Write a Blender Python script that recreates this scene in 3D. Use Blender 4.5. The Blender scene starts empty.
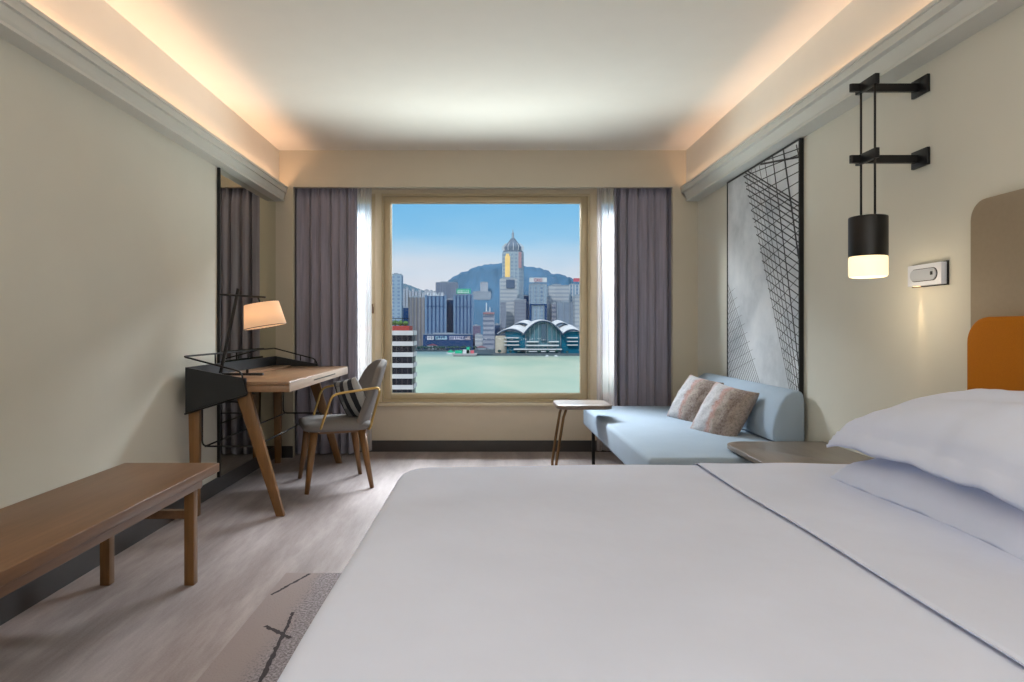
import bpy, bmesh, math, random
from mathutils import Vector, Matrix
random.seed(7)
PI = math.pi
COL = bpy.context.scene.collection
F = 640.0; VX = 487.5; VY = 329.0; H = 1.1

def P(px, py, Y):                       # point seen at a pixel, at depth Y
    return Vector(((px-VX)*Y/F, Y, H+(VY-py)*Y/F))

# ------------------------------------------------------------------ materials
def lin(c):
    r = []
    for v in c[:3]:
        v = v/255.0
        r.append(v/12.92 if v <= 0.04045 else ((v+0.055)/1.055)**2.4)
    return (r[0], r[1], r[2], 1.0)
def sc(c, k): return (c[0]*k, c[1]*k, c[2]*k, 1.0)

class NT:
    def __init__(s, name):
        s.m = bpy.data.materials.new(name); s.m.use_nodes = True
        s.t = s.m.node_tree; s.n = s.t.nodes; s.l = s.t.links
        s.b = s.n['Principled BSDF']; s.out = s.n['Material Output']
    def new(s, ty, **kw):
        n = s.n.new(ty)
        for k, v in kw.items():
            if hasattr(n, k): setattr(n, k, v)
            else: n.inputs[k].default_value = v
        return n
    def math(s, op, a, b=None):
        n = s.n.new('ShaderNodeMath'); n.operation = op
        for i, v in enumerate((a, b)):
            if v is None: continue
            if isinstance(v, (int, float)): n.inputs[i].default_value = v
            else: s.l.new(v, n.inputs[i])
        return n.outputs[0]
    def mix(s, f, a, b, mode='MIX'):
        n = s.n.new('ShaderNodeMix'); n.data_type = 'RGBA'; n.blend_type = mode
        for i, v in ((0, f), (6, a), (7, b)):
            if isinstance(v, (int, float, tuple)): n.inputs[i].default_value = v
            else: s.l.new(v, n.inputs[i])
        return n.outputs[2]
    def coords(s, scale=(1, 1, 1), rot=(0, 0, 0), kind='Object'):
        c = s.n.new('ShaderNodeTexCoord'); m = s.n.new('ShaderNodeMapping')
        m.inputs['Scale'].default_value = scale; m.inputs['Rotation'].default_value = rot
        s.l.new(c.outputs[kind], m.inputs[0]); return m.outputs[0]
    def noise(s, co, scale, detail=4, rough=.5):
        n = s.n.new('ShaderNodeTexNoise'); n.inputs['Scale'].default_value = scale
        n.inputs['Detail'].default_value = detail; n.inputs['Roughness'].default_value = rough
        s.l.new(co, n.inputs['Vector']); return n.outputs[0]
    def ramp(s, f, stops):
        n = s.n.new('ShaderNodeValToRGB'); s.l.new(f, n.inputs[0])
        e = n.color_ramp.elements
        while len(e) < len(stops): e.new(.5)
        for i, (p, c) in enumerate(stops): e[i].position = p; e[i].color = c
        return n.outputs[0]
    def bump(s, h, strength=.2, dist=.01):
        n = s.n.new('ShaderNodeBump'); n.inputs['Strength'].default_value = strength
        n.inputs['Distance'].default_value = dist
        s.l.new(h, n.inputs['Height']); s.l.new(n.outputs[0], s.b.inputs['Normal'])
    def base(s, c):
        if isinstance(c, tuple): s.b.inputs['Base Color'].default_value = c
        else: s.l.new(c, s.b.inputs['Base Color'])
    def rm(s, r, m=0): s.b.inputs['Roughness'].default_value = r; s.b.inputs['Metallic'].default_value = m

def plain(name, c, rough=.5, metal=0, var=.06, nscale=6, bump=0, bscale=200, emis=None, spec=None):
    n = NT(name); n.rm(rough, metal); c = lin(c)
    co = n.coords()
    n.base(n.ramp(n.noise(co, nscale), [(.3, sc(c, 1-var)), (.7, sc(c, 1+var))]))
    if bump: n.bump(n.noise(co, bscale, 2), bump, .004)
    if emis: n.b.inputs['Emission Color'].default_value = lin(emis[0]); n.b.inputs['Emission Strength'].default_value = emis[1]
    if spec is not None: n.b.inputs['Specular IOR Level'].default_value = spec
    return n.m

def wood(name, c1, c2, axis='y', rough=.38, s=14):
    n = NT(name); n.rm(rough)
    k = {'x': (.08, 1, 1), 'y': (1, .08, 1), 'z': (1, 1, .08)}[axis]
    co = n.coords(k)
    f = n.noise(co, s, 6, .6)
    g = n.noise(co, s*5, 3, .6)
    c = n.ramp(f, [(.3, lin(c1)), (.7, lin(c2))])
    c = n.mix(.25, c, n.ramp(g, [(.35, sc(lin(c1), .75)), (.65, lin(c2))]), 'MIX')
    n.base(c); n.bump(g, .08, .002)
    return n.m

def fabric(name, c, var=.1, weave=350, rough=.9, bump=.25, sheen=.0):
    n = NT(name); n.rm(rough); c = lin(c); co = n.coords()
    f = n.noise(co, weave, 2)
    g = n.noise(co, 5, 3)
    a = n.ramp(f, [(.3, sc(c, 1-var)), (.7, sc(c, 1+var))])
    n.base(n.mix(.2, a, n.ramp(g, [(.3, sc(c, .85)), (.7, sc(c, 1.1))])))
    n.bump(f, bump, .002); n.b.inputs['Specular IOR Level'].default_value = .2
    return n.m

M = {}
M['wall'] = plain('wall_paint', (212, 210, 198), .7, var=.015, nscale=3, bump=.04, bscale=120, spec=.2)
M['valance'] = plain('valance_paint', (196, 188, 170), .7, var=.01, spec=.2)
M['ceil'] = plain('ceiling_paint', (232, 229, 220), .8, var=.01, spec=.1)
M['crown'] = plain('crown_paint', (205, 205, 198), .5, var=.01)
M['base'] = plain('baseboard_dark', (62, 58, 57), .35, var=.08)
M['champ'] = plain('champagne_metal', (196, 180, 148), .45, .2, var=.03)
M['cream'] = plain('cream_frame', (214, 200, 172), .45, var=.02)
M['black'] = plain('black_metal', (26, 25, 26), .4, .3, var=.05)
M['shell'] = plain('black_leather', (27, 29, 32), .5, var=.08, bump=.1, bscale=300)
M['brass'] = plain('brass_rod', (190, 158, 96), .32, .85, var=.04)
M['bronze'] = plain('bronze_metal', (120, 92, 62), .35, .8, var=.05)
M['walnut'] = wood('walnut_bench', (106, 76, 51), (130, 96, 68), 'y')
M['walnutz'] = wood('walnut_leg', (106, 73, 38), (134, 95, 54), 'z')
M['oak'] = wood('oak_desktop', (126, 95, 68), (156, 121, 91), 'y', .3)
M['oakglare'] = wood('oak_edge_window_glare', (176, 154, 136), (206, 186, 170), 'y', .35)  # oak paled to paint in the window's reflection
M['darkwood'] = wood('dark_table_top', (92, 80, 70), (118, 102, 90), 'y', .35)
M['greywood'] = wood('grey_brown_table', (98, 88, 78), (122, 110, 98), 'y', .35)
M['chairfab'] = fabric('chair_grey_fabric', (118, 114, 112))
M['bluefab'] = fabric('sofa_blue_fabric', (156, 172, 188), .05)
M['orange'] = fabric('headboard_amber_fabric', (176, 106, 14), .08)
M['taupe'] = fabric('headboard_taupe_leather', (150, 136, 116), .03, 60, .6, .05)
M['switchw'] = plain('white_plastic', (214, 218, 228), .35, var=.01)
M['switchg'] = plain('grey_plastic', (170, 176, 186), .35, var=.01)

def linen():
    n = NT('white_linen'); n.rm(.75)
    co = n.coords()
    c = lin((217, 225, 247))
    n.base(n.ramp(n.noise(co, 3, 3), [(.3, sc(c, .96)), (.7, sc(c, 1.03))]))
    n.bump(n.noise(co, 7, 3, .45), .25, .02)
    n.b.inputs['Specular IOR Level'].default_value = .15
    n.b.inputs['Sheen Weight'].default_value = .1
    return n.m
M['linen'] = linen()

def curtain_mat():
    n = NT('plum_grey_curtain'); n.rm(.8)
    co = n.coords((1, 1, .04)); c = lin((142, 138, 152))
    n.base(n.ramp(n.noise(co, 60, 3), [(.3, sc(c, .85)), (.7, sc(c, 1.12))]))
    n.b.inputs['Sheen Weight'].default_value = .3; n.b.inputs['Specular IOR Level'].default_value = .2
    return n.m
M['curtain'] = curtain_mat()

def sheer_mat():
    n = NT('white_sheer')
    t = n.new('ShaderNodeBsdfTransparent'); d = n.new('ShaderNodeBsdfDiffuse'); tr = n.new('ShaderNodeBsdfTranslucent')
    for q in (d, tr): q.inputs['Color'].default_value = lin((240, 236, 238))
    a = n.new('ShaderNodeMixShader'); a.inputs[0].default_value = .6
    n.l.new(d.outputs[0], a.inputs[1]); n.l.new(tr.outputs[0], a.inputs[2])
    b = n.new('ShaderNodeMixShader')
    lw = n.new('ShaderNodeLayerWeight'); lw.inputs[0].default_value = .5
    n.l.new(n.math('ADD', n.math('MULTIPLY', lw.outputs['Facing'], .4), .6), b.inputs[0])
    n.l.new(t.outputs[0], b.inputs[1]); n.l.new(a.outputs[0], b.inputs[2])
    n.l.new(b.outputs[0], n.out.inputs[0]); return n.m
M['sheer'] = sheer_mat()

def glass_mat():
    n = NT('window_glass')
    t = n.new('ShaderNodeBsdfTransparent'); g = n.new('ShaderNodeBsdfGlossy'); g.inputs['Roughness'].default_value = .02
    t.inputs['Color'].default_value = (.96, .97, .97, 1)
    fr = n.new('ShaderNodeFresnel'); fr.inputs[0].default_value = 1.2
    b = n.new('ShaderNodeMixShader'); n.l.new(fr.outputs[0], b.inputs[0])
    n.l.new(t.outputs[0], b.inputs[1]); n.l.new(g.outputs[0], b.inputs[2])
    n.l.new(b.outputs[0], n.out.inputs[0]); return n.m
M['glass'] = glass_mat()

def mirror_mat():
    n = NT('mirror_glass'); n.rm(.01, 1); n.base(lin((224, 225, 212))); return n.m
M['mirror'] = mirror_mat()

def floor_mat():
    n = NT('floor_planks'); n.rm(.5)
    co = n.coords((1.6, .28, 1), (0, 0, .22))
    f = n.noise(co, 2.4, 8, .62)
    co2 = n.coords((6, .8, 1), (0, 0, .22)); g = n.noise(co2, 6, 5, .7)
    c = n.ramp(f, [(.34, lin((112, 100, 99))), (.5, lin((150, 138, 138))), (.64, lin((190, 179, 180)))])
    c2 = n.ramp(g, [(.3, lin((126, 114, 112))), (.7, lin((178, 167, 166)))])
    co3 = n.coords((1, 1, 1)); h = n.noise(co3, 160, 2, .7)
    c = n.mix(.35, c, c2)
    c = n.mix(.12, c, n.ramp(h, [(.3, lin((90, 80, 76))), (.7, lin((205, 196, 192)))]))
    n.base(c); n.bump(h, .15, .002); return n.m
M['floor'] = floor_mat()

def rug_mat():
    n = NT('speckled_rug'); n.rm(.95)
    co = n.coords(); h = n.noise(co, 110, 3, .7)
    c = n.ramp(h, [(.36, lin((118, 110, 114))), (.5, lin((150, 143, 148))), (.64, lin((180, 173, 178)))])
    sep = n.new('ShaderNodeSeparateXYZ'); n.l.new(co, sep.inputs[0])
    e = n.math('ADD', n.math('ADD', sep.outputs[0], 1.05), n.math('MULTIPLY', n.noise(co, 5, 4), -.13))
    e = n.math('ADD', e, n.math('MULTIPLY', h, -.12))
    f = n.ramp(n.math('MULTIPLY', e, 8), [(0, (0, 0, 0, 1)), (.45, (1, 1, 1, 1))])
    n.base(n.mix(f, lin((160, 148, 147)), c))
    n.bump(h, .8, .006); n.b.inputs['Specular IOR Level'].default_value = .1; return n.m
M['rug'] = rug_mat()
M['rugline'] = fabric('rug_dark_yarn', (72, 66, 70), .2, 200)

def cushion_pattern():
    n = NT('woven_pattern_cushion'); n.rm(.9)
    co = n.coords()
    sep = n.new('ShaderNodeSeparateXYZ'); n.l.new(co, sep.inputs[0])
    w = n.noise(co, 14, 4, .7)
    k = n.math('ADD', n.math('MULTIPLY', sep.outputs[0], 2.5), n.math('ADD', n.math('MULTIPLY', w, .35), .33))
    fr = n.math('FRACT', k)
    c = n.ramp(fr, [(.05, lin((168, 128, 118))), (.2, lin((186, 190, 196))), (.42, lin((178, 180, 186))), (.5, lin((168, 122, 114))), (.6, lin((150, 140, 130))), (.75, lin((96, 76, 68))), (.9, lin((142, 128, 118)))])
    g = n.noise(co, 70, 4, .8)
    c = n.mix(.25, c, n.ramp(g, [(.38, lin((62, 54, 52))), (.55, lin((190, 180, 176)))]), 'MIX')
    n.base(c); n.bump(g, .25, .003); return n.m
M['pattern'] = cushion_pattern()

def plaid():
    n = NT('plaid_cushion'); n.rm(.9)
    co = n.coords(); sep = n.new('ShaderNodeSeparateXYZ'); n.l.new(co, sep.inputs[0])
    a = n.math('FRACT', n.math('ADD', n.math('MULTIPLY', sep.outputs[0], 9.5), .1))
    s1 = n.math('LESS_THAN', a, .5)
    b = n.math('FRACT', n.math('MULTIPLY', sep.outputs[1], 9)); s2 = n.math('LESS_THAN', b, .5)
    right = n.math('GREATER_THAN', sep.outputs[0], .03)
    c = n.mix(s1, lin((168, 170, 172)), lin((38, 42, 52)))
    c2 = n.mix(n.math('MULTIPLY', s2, .6), c, lin((86, 88, 94)))
    n.base(n.mix(right, c, c2))
    return n.m
M['plaid'] = plaid()

def art_mat():
    n = NT('cloud_print'); n.rm(.35)
    co = n.coords((1, 1, 1)); f = n.noise(co, 2.2, 6, .6)
    n.base(n.ramp(f, [(.3, lin((168, 174, 180))), (.5, lin((206, 210, 214))), (.7, lin((226, 228, 230)))])); return n.m
M['art'] = art_mat()
M['ink'] = plain('printed_ink', (38, 38, 42), .5)

def shade_mat():
    n = NT('lamp_shade_linen'); n.rm(.8)
    n.base(lin((232, 205, 175)))
    n.b.inputs['Emission Color'].default_value = lin((255, 218, 180)); n.b.inputs['Emission Strength'].default_value = .40
    tr = n.new('ShaderNodeBsdfTranslucent'); tr.inputs[0].default_value = lin((245, 215, 175))
    mx = n.new('ShaderNodeMixShader'); mx.inputs[0].default_value = .35
    n.l.new(n.b.outputs[0], mx.inputs[1]); n.l.new(tr.outputs[0], mx.inputs[2]); n.l.new(mx.outputs[0], n.out.inputs[0])
    return n.m
M['shade'] = shade_mat()
M['glow'] = plain('frosted_glass_glow', (255, 238, 205), .5, var=0, emis=((255, 226, 178), 1.15))
M['led'] = plain('led_lens', (255, 225, 180), .4, var=0, emis=((255, 210, 150), 3.0))

CITY = .60   # albedo scale; city and hill colours have bluish distance haze painted in
def facade(name, c_wall, c_win, floor_h=7, bay=6, fw=.5, bw=.6, hz=.5, rough=.35):
    n = NT(name); n.rm(rough)
    co = n.coords(); sep = n.new('ShaderNodeSeparateXYZ'); n.l.new(co, sep.inputs[0])
    xy = n.math('ADD', sep.outputs[0], sep.outputs[1])
    fx = n.math('LESS_THAN', n.math('FRACT', n.math('MULTIPLY', xy, 1.0/bay)), bw)
    fz = n.math('LESS_THAN', n.math('FRACT', n.math('MULTIPLY', sep.outputs[2], 1.0/floor_h)), fw)
    f = n.math('MULTIPLY', n.math('MULTIPLY', fx, fz), hz)
    w = n.noise(co, .03, 3)
    a = sc(lin(c_wall), CITY); b = sc(lin(c_win), CITY)
    c = n.mix(f, a, b)
    c = n.mix(.25, c, n.ramp(w, [(.35, sc(a, .75)), (.65, sc(a, 1.2))]))
    n.base(c); n.b.inputs['Specular IOR Level'].default_value = .12
    return n.m
def cplain(name, c, rough=.7, var=.1, ns=.05, k=1.0):
    n = NT(name); n.rm(rough); n.b.inputs['Specular IOR Level'].default_value = .1
    a = sc(lin(c), CITY*k); co = n.coords()
    n.base(n.ramp(n.noise(co, ns, 5, .6), [(.35, sc(a, 1-var)), (.65, sc(a, 1+var))])); return n.m

# ------------------------------------------------------------------ mesh helpers
def BM(): return bmesh.new()
def box(bm, x0, x1, y0, y1, z0, z1, mtx=None):
    vs = [bm.verts.new((x, y, z)) for x in (x0, x1) for y in (y0, y1) for z in (z0, z1)]
    if mtx:
        for v in vs: v.co = mtx @ v.co
    for f in ((0, 1, 3, 2), (4, 6, 7, 5), (0, 4, 5, 1), (2, 3, 7, 6), (0, 2, 6, 4), (1, 5, 7, 3)):
        bm.faces.new([vs[i] for i in f])
    return bm
def prism(bm, pts, vec):
    vec = Vector(vec); a = [bm.verts.new(p) for p in pts]; b = [bm.verts.new(Vector(p)+vec) for p in pts]
    bm.faces.new(a); bm.faces.new(b[::-1]); n = len(a)
    for i in range(n): bm.faces.new((a[i], b[i], b[(i+1) % n], a[(i+1) % n]))
    return bm
def tube(bm, pts, r, seg=8, closed=False, r2=None):
    pts = [Vector(p) for p in pts]; n = len(pts); rings = []
    for i, p in enumerate(pts):
        if closed: d = pts[(i+1) % n]-pts[i-1]
        else: d = pts[min(i+1, n-1)]-pts[max(i-1, 0)]
        d.normalize()
        up = Vector((0, 0, 1)) if abs(d.z) < .9 else Vector((0, 1, 0))
        a = d.cross(up).normalized(); b = d.cross(a).normalized()
        rr = r if r2 is None else r+(r2-r)*i/(n-1)
        rings.append([bm.verts.new(p+rr*(math.cos(t)*a+math.sin(t)*b)) for t in [2*PI*k/seg for k in range(seg)]])
    m = n if closed else n-1
    for i in range(m):
        A = rings[i]; B = rings[(i+1) % n]
        for k in range(seg): bm.faces.new((A[k], A[(k+1) % seg], B[(k+1) % seg], B[k]))
    if not closed: bm.faces.new(rings[0]); bm.faces.new(rings[-1][::-1])
    return bm
def bend(pts, r=.03, n=5, closed=False):          # rounds the corners of a polyline
    pts = [Vector(p) for p in pts]; out = []; N = len(pts)
    for i, p in enumerate(pts):
        if not closed and i in (0, N-1): out.append(p); continue
        a = pts[i-1]-p; b = pts[(i+1) % N]-p
        rr = min(r, a.length*.45, b.length*.45); a = p+a.normalized()*rr; b = p+b.normalized()*rr
        for k in range(n+1):
            t = k/n; out.append(a*(1-t)**2+p*2*t*(1-t)+b*t*t)
    return out
def lathe(bm, prof, c=(0, 0, 0), seg=32, mtx=None, cap=True):
    rings = []
    for r, z in prof:
        ring = []
        for k in range(seg):
            v = Vector((r*math.cos(2*PI*k/seg), r*math.sin(2*PI*k/seg), z))
            if mtx: v = mtx @ v
            ring.append(bm.verts.new(v+Vector(c)))
        rings.append(ring)
    for A, B in zip(rings, rings[1:]):
        for k in range(seg): bm.faces.new((A[k], A[(k+1) % seg], B[(k+1) % seg], B[k]))
    if cap: bm.faces.new(rings[0][::-1]); bm.faces.new(rings[-1])
    return bm
def surf(bm, f, nu, nv, wrap_u=False):
    g = [[bm.verts.new(f(i/nu, j/nv)) for j in range(nv+1)] for i in range(nu+(0 if wrap_u else 1))]
    n = len(g)
    for i in range(nu):
        for j in range(nv):
            bm.faces.new((g[i][j], g[(i+1) % n][j], g[(i+1) % n][j+1], g[i][j+1]))
    return g
def pillow(bm, w, l, t, flange=0.0, pinch=.07, bottom=.75, n=28, wr=.006, seed=0, power=.42):
    rnd = random.Random(seed); ph = [rnd.uniform(0, 6.28) for _ in range(8)]
    def outline(u, v):
        x = u*w/2*(1-pinch*(1-v*v)); y = v*l/2*(1-pinch*(1-u*u)); return x, y
    def h(u, v):
        a = min(1, abs(u)/(1-flange)); b = min(1, abs(v)/(1-flange*w/l))
        return max(0, (1-a**2.2))**power*max(0, (1-b**2.2))**power
    top = []; bot = []
    for i in range(n+1):
        rt = []; rb = []
        for j in range(n+1):
            u = math.sin((i/n*2-1)*PI/2*.999)*.5+(i/n*2-1)*.5; v = math.sin((j/n*2-1)*PI/2*.999)*.5+(j/n*2-1)*.5
            x, y = outline(u, v); k = h(u, v)
            e = wr*k*(math.sin(9*u+5*v+ph[0])+math.sin(7*v-11*u+ph[1])+.7*math.sin(17*u+3*v+ph[2])+.7*math.sin(15*v+ph[3]))
            e += wr*.9*(1-k)*math.sin(22*(u if abs(v) > abs(u) else v)+ph[4])
            rim = .006 if flange else .003
            zt = t/2*k+e+rim
            zb = -t/2*k*bottom+e*.5-rim
            rt.append(bm.verts.new((x, y, zt))); rb.append(bm.verts.new((x, y, zb)))
        top.append(rt); bot.append(rb)
    for i in range(n):
        for j in range(n):
            bm.faces.new((top[i][j], top[i+1][j], top[i+1][j+1], top[i][j+1]))
            bm.faces.new((bot[i][j], bot[i][j+1], bot[i+1][j+1], bot[i+1][j]))
    for i in range(n):
        bm.faces.new((top[i][0], bot[i][0], bot[i+1][0], top[i+1][0]))
        bm.faces.new((top[i][n], top[i+1][n], bot[i+1][n], bot[i][n]))
        bm.faces.new((top[0][i], top[0][i+1], bot[0][i+1], bot[0][i]))
        bm.faces.new((top[n][i], bot[n][i], bot[n][i+1], top[n][i+1]))
    return bm
def blob(bm, c, r, sub=2, jit=.25, seed=0, sq=(1, 1, 1)):
    rnd = random.Random(seed)
    res = bmesh.ops.create_icosphere(bm, subdivisions=sub, radius=r)
    for v in res['verts']:
        k = 1+rnd.uniform(-jit, jit)
        v.co = Vector((v.co.x*k*sq[0], v.co.y*k*sq[1], v.co.z*k*sq[2]))+Vector(c)

# ------------------------------------------------------------------ object helpers
WL = {}
def empty(name, loc):
    o = bpy.data.objects.new(name, None); COL.objects.link(o); o.location = loc; o.empty_display_size = .05
    WL[o.name] = Vector(loc); return o
def obj(name, bm, mat, parent=None, bevel=0, subsurf=0, smooth=False, solid=0, segs=2, keep=None):
    bmesh.ops.recalc_face_normals(bm, faces=bm.faces)
    xs = [v.co for v in bm.verts]
    lo = Vector([min(v[i] for v in xs) for i in range(3)]); hi = Vector([max(v[i] for v in xs) for i in range(3)])
    c = (lo+hi)/2
    if parent is None: c.z = lo.z
    if keep is not None: c = Vector(keep)
    for v in bm.verts: v.co -= c
    me = bpy.data.meshes.new(name); bm.to_mesh(me); bm.free()
    o = bpy.data.objects.new(name, me); COL.objects.link(o)
    me.materials.append(M[mat] if isinstance(mat, str) else mat)
    if parent:
        o.parent = parent; o.location = c-WL[parent.name]
    else: o.location = c
    WL[o.name] = c
    if solid:
        m = o.modifiers.new('solid', 'SOLIDIFY'); m.thickness = solid; m.offset = 0
    if bevel:
        m = o.modifiers.new('bevel', 'BEVEL'); m.width = bevel; m.segments = segs; m.limit_method = 'ANGLE'; m.angle_limit = .6
    if subsurf:
        m = o.modifiers.new('sub', 'SUBSURF'); m.levels = m.render_levels = subsurf
    if smooth or bevel or subsurf:
        for p in me.polygons: p.use_smooth = True
        if not subsurf and not smooth:
            pass
    return o
def tag(o, label, cat, group=None):
    o['label'] = label; o['category'] = cat
    if group: o['group'] = group
    return o
def struct(name, bm, mat, parent=None, **k):
    o = obj(name, bm, mat, parent, **k)
    if parent is None: o['kind'] = 'structure'
    return o
def thing(name, label, cat, loc, group=None): return tag(empty(name, loc), label, cat, group)
def B(*a): return box(BM(), *a)

# ------------------------------------------------------------------ room shell
XL, XR, YW, YB = -1.82, 1.80, 5.48, -2.6
YR = 5.75                                                        # wall under and around the window
struct('floor', B(XL-.1, XR+.1, YB-.1, 6.0, -.1, 0), 'floor')
struct('wall_left', B(XL-.15, XL, YB, 6.0, 0, 3.0), 'wall')
struct('wall_right', B(XR, XR+.15, YB, 6.0, 0, 3.0), 'wall')
struct('wall_back', B(XL-.15, XR+.15, YB-.15, YB, 0, 3.0), 'wall')
struct('ceiling', B(XL-.15, XR+.15, YB-.15, YW, 2.63, 3.0), 'ceil')
struct('trim_1', B(XL-.001, -1.785, YB, YW, 2.25, 2.64), 'ceil')    # upright faces of the light trough
struct('trim_2', B(1.70, XR+.001, YB, YW, 2.25, 2.64), 'ceil')
def crown(name, wx, s, lower, upper, bx):
    pts = [(wx, 2.19), (lower, 2.19), (lower, 2.204), (lower+s*.010, 2.207), (lower+s*.006, 2.214), (lower+s*.002, 2.222),
           (upper+s*.020, 2.280), (upper+s*.026, 2.285), (upper+s*.014, 2.296), (upper, 2.299), (upper, 2.315),
           (upper+s*.008, 2.315), (upper+s*.008, 2.262), (bx, 2.255), (wx, 2.255)]
    struct(name, prism(BM(), [(x, YB, z) for x, z in pts], (0, YW-YB-.012, 0)), 'crown')
crown('trim_3', XL, -1, -1.735, -1.708, -1.785)
crown('trim_4', XR, 1, 1.695, 1.648, 1.70)
bm = BM(); box(bm, XL, -1.665, YW, 5.53, 0, 2.316); box(bm, 1.588, XR, YW, 5.53, 0, 2.316); box(bm, XL, XR, YW, 5.53, 2.316, 3.0)
struct('wall_front', bm, 'valance')
# window wall behind the curtains, with its opening
WX0, WX1, WZ0, WZ1 = -1.42, 1.36, .437, 2.352
bm = BM(); box(bm, XL, WX0, YR, 6.0, 0, 3.0); box(bm, WX1, XR, YR, 6.0, 0, 3.0)
box(bm, WX0, WX1, YR, 6.0, 0, WZ0); box(bm, WX0, WX1, YR, 6.0, WZ1, 3.0); box(bm, XL, XR, 5.53, YR, 2.75, 3.0)
struct('wall_window', bm, plain('window_wall_paint', (214, 202, 182), .6, var=.015))
struct('baseboard_left', B(XL, XL+.014, YB, YW, 0, .1), 'base')
struct('baseboard_right', B(XR-.014, XR, YB, YW, 0, .1), 'base')
bm = BM(); box(bm, XL, -1.665, YW-.014, YW, 0, .1); box(bm, 1.588, XR, YW-.014, YW, 0, .1); box(bm, -1.8, 1.78, YR-.014, YR, 0, .1)
struct('baseboard_front', bm, 'base')
struct('trim_5', B(WX0-.02, WX1+.02, YR-.035, YR, WZ0-.03, WZ0), 'cream', bevel=.006)                  # sill nosing
bm = BM(); box(bm, -1.79, 1.77, 5.56, 5.60, 2.40, 2.43); box(bm, -1.79, 1.77, 5.65, 5.69, 2.40, 2.43)
struct('trim_6', bm, 'black')                                                                       # curtain tracks
struct('trim_7', B(-1.79, 1.77, YR-.02, YR-.001, 2.375, 2.46), 'black')

# window: fixed middle light and two narrow side lights
def frame_rect(bm, x0, x1, z0, z1, y0, y1, w, wb=None, wt=None):
    wb = wb or w; wt = wt or w
    box(bm, x0, x0+w, y0, y1, z0, z1); box(bm, x1-w, x1, y0, y1, z0, z1)
    box(bm, x0+w, x1-w, y0, y1, z0, z0+wb); box(bm, x0+w, x1-w, y0, y1, z1-wt, z1); return bm
def window(name, x0, x1, w, gy):
    f = struct(name, frame_rect(BM(), x0, x1, WZ0+.005, WZ1-.03, 5.775, 5.86, .016, .02, .02), 'champ')
    f2 = obj('window_frame', frame_rect(BM(), x0+.016, x1-.016, WZ0+.025, WZ1-.05, 5.80, 5.86, w, .05, .055), 'champ', f, bevel=.003)
    obj('window_bead', frame_rect(BM(), x0+.016+w, x1-.016-w, WZ0+.075, WZ1-.105, 5.825, 5.845, .006), 'cream', f2)
    obj('window_pane', B(x0+.016+w, x1-.016-w, gy, gy+.006, WZ0+.07, WZ1-.10), 'glass', f)
    return f
w1 = window('window_1', -.955, .925, .062, 5.845)
w2 = window('window_2', -1.40, -1.01, .030, 5.845)
w3 = window('window_3', .985, 1.34, .030, 5.845)
for w, hx in ((w2, -1.034), (w3, 1.003)):
    bm = BM(); box(bm, hx-.008, hx+.008, 5.762, 5.776, 1.24, 1.30); box(bm, hx-.005, hx+.005, 5.745, 5.762, 1.262, 1.325)
    obj('window_handle', bm, 'bronze', w, bevel=.002)
struct('trim_8', B(-1.01, -.955, 5.765, 5.87, WZ0, WZ1-.028), 'cream', bevel=.004)
struct('trim_9', B(.925, .985, 5.765, 5.87, WZ0, WZ1-.028), 'cream', bevel=.004)
struct('trim_10', B(WX0, WX1, 5.765, 5.87, WZ1-.03, WZ1), 'cream')

# ------------------------------------------------------------------ curtains
def curtain(name, x0, x1, y, amp, folds, z0, z1, mat, label, cat, seed, solid=.003):
    rnd = random.Random(seed); ph = [rnd.uniform(0, 6.28) for _ in range(6)]
    def f(u, v):
        a = u*folds*2*PI+1.3*math.sin(u*7+ph[0])+.8*math.sin(u*17+ph[1])+.25*math.sin(3*v+u*9+ph[2])
        g = 1-.25*v+.12*math.sin(u*11+ph[3])
        dy = amp*g*math.sin(a)+amp*.35*math.sin(2*a+ph[4]+v*1.2)
        top = max(0, (v-.93)/.07)
        dy = dy*(1-.55*top)+amp*.35*top*math.sin(a*3)
        x = x0+(x1-x0)*u+amp*.45*math.cos(a)*(1-top)*min(1, 4*min(u, 1-u))
        return Vector((x, y+dy, z0+(z1-z0)*v))
    bm = BM(); surf(bm, f, int(folds*26), 40)
    o = obj(name, bm, mat, None, smooth=True)
    return tag(o, label, cat)
curtain('curtain', -1.765, -1.145, 5.61, .050, 7, .012, 2.40, 'curtain', 'plum-grey floor-length drape hanging left of the window, behind the desk and chair', 'curtain', 1)
curtain('curtain', 1.105, 1.74, 5.61, .050, 7, .012, 2.40, 'curtain', 'plum-grey floor-length drape hanging right of the window, behind the blue daybed', 'curtain', 5)
curtain('sheer_curtain', -1.32, -1.03, 5.68, .016, 5, .02, 2.40, 'sheer', 'gathered white sheer curtain at the left edge of the window', 'curtain', 3)
curtain('sheer_curtain', .972, 1.30, 5.68, .020, 7, .02, 2.40, 'sheer', 'gathered white sheer curtain at the right edge of the window', 'curtain', 4)

# ------------------------------------------------------------------ mirror
t = thing('wall_mirror', 'tall full-height wall mirror with thin black edge on the left wall, behind the desk', 'mirror', (XL, 4.9, .1))
obj('mirror_glass', B(XL+.001, XL+.012, 4.318, 5.464, .102, 2.186), 'mirror', t)
bm = BM(); box(bm, XL+.001, XL+.020, 4.304, 4.318, .102, 2.186)
obj('frame', bm, 'black', t)

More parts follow.
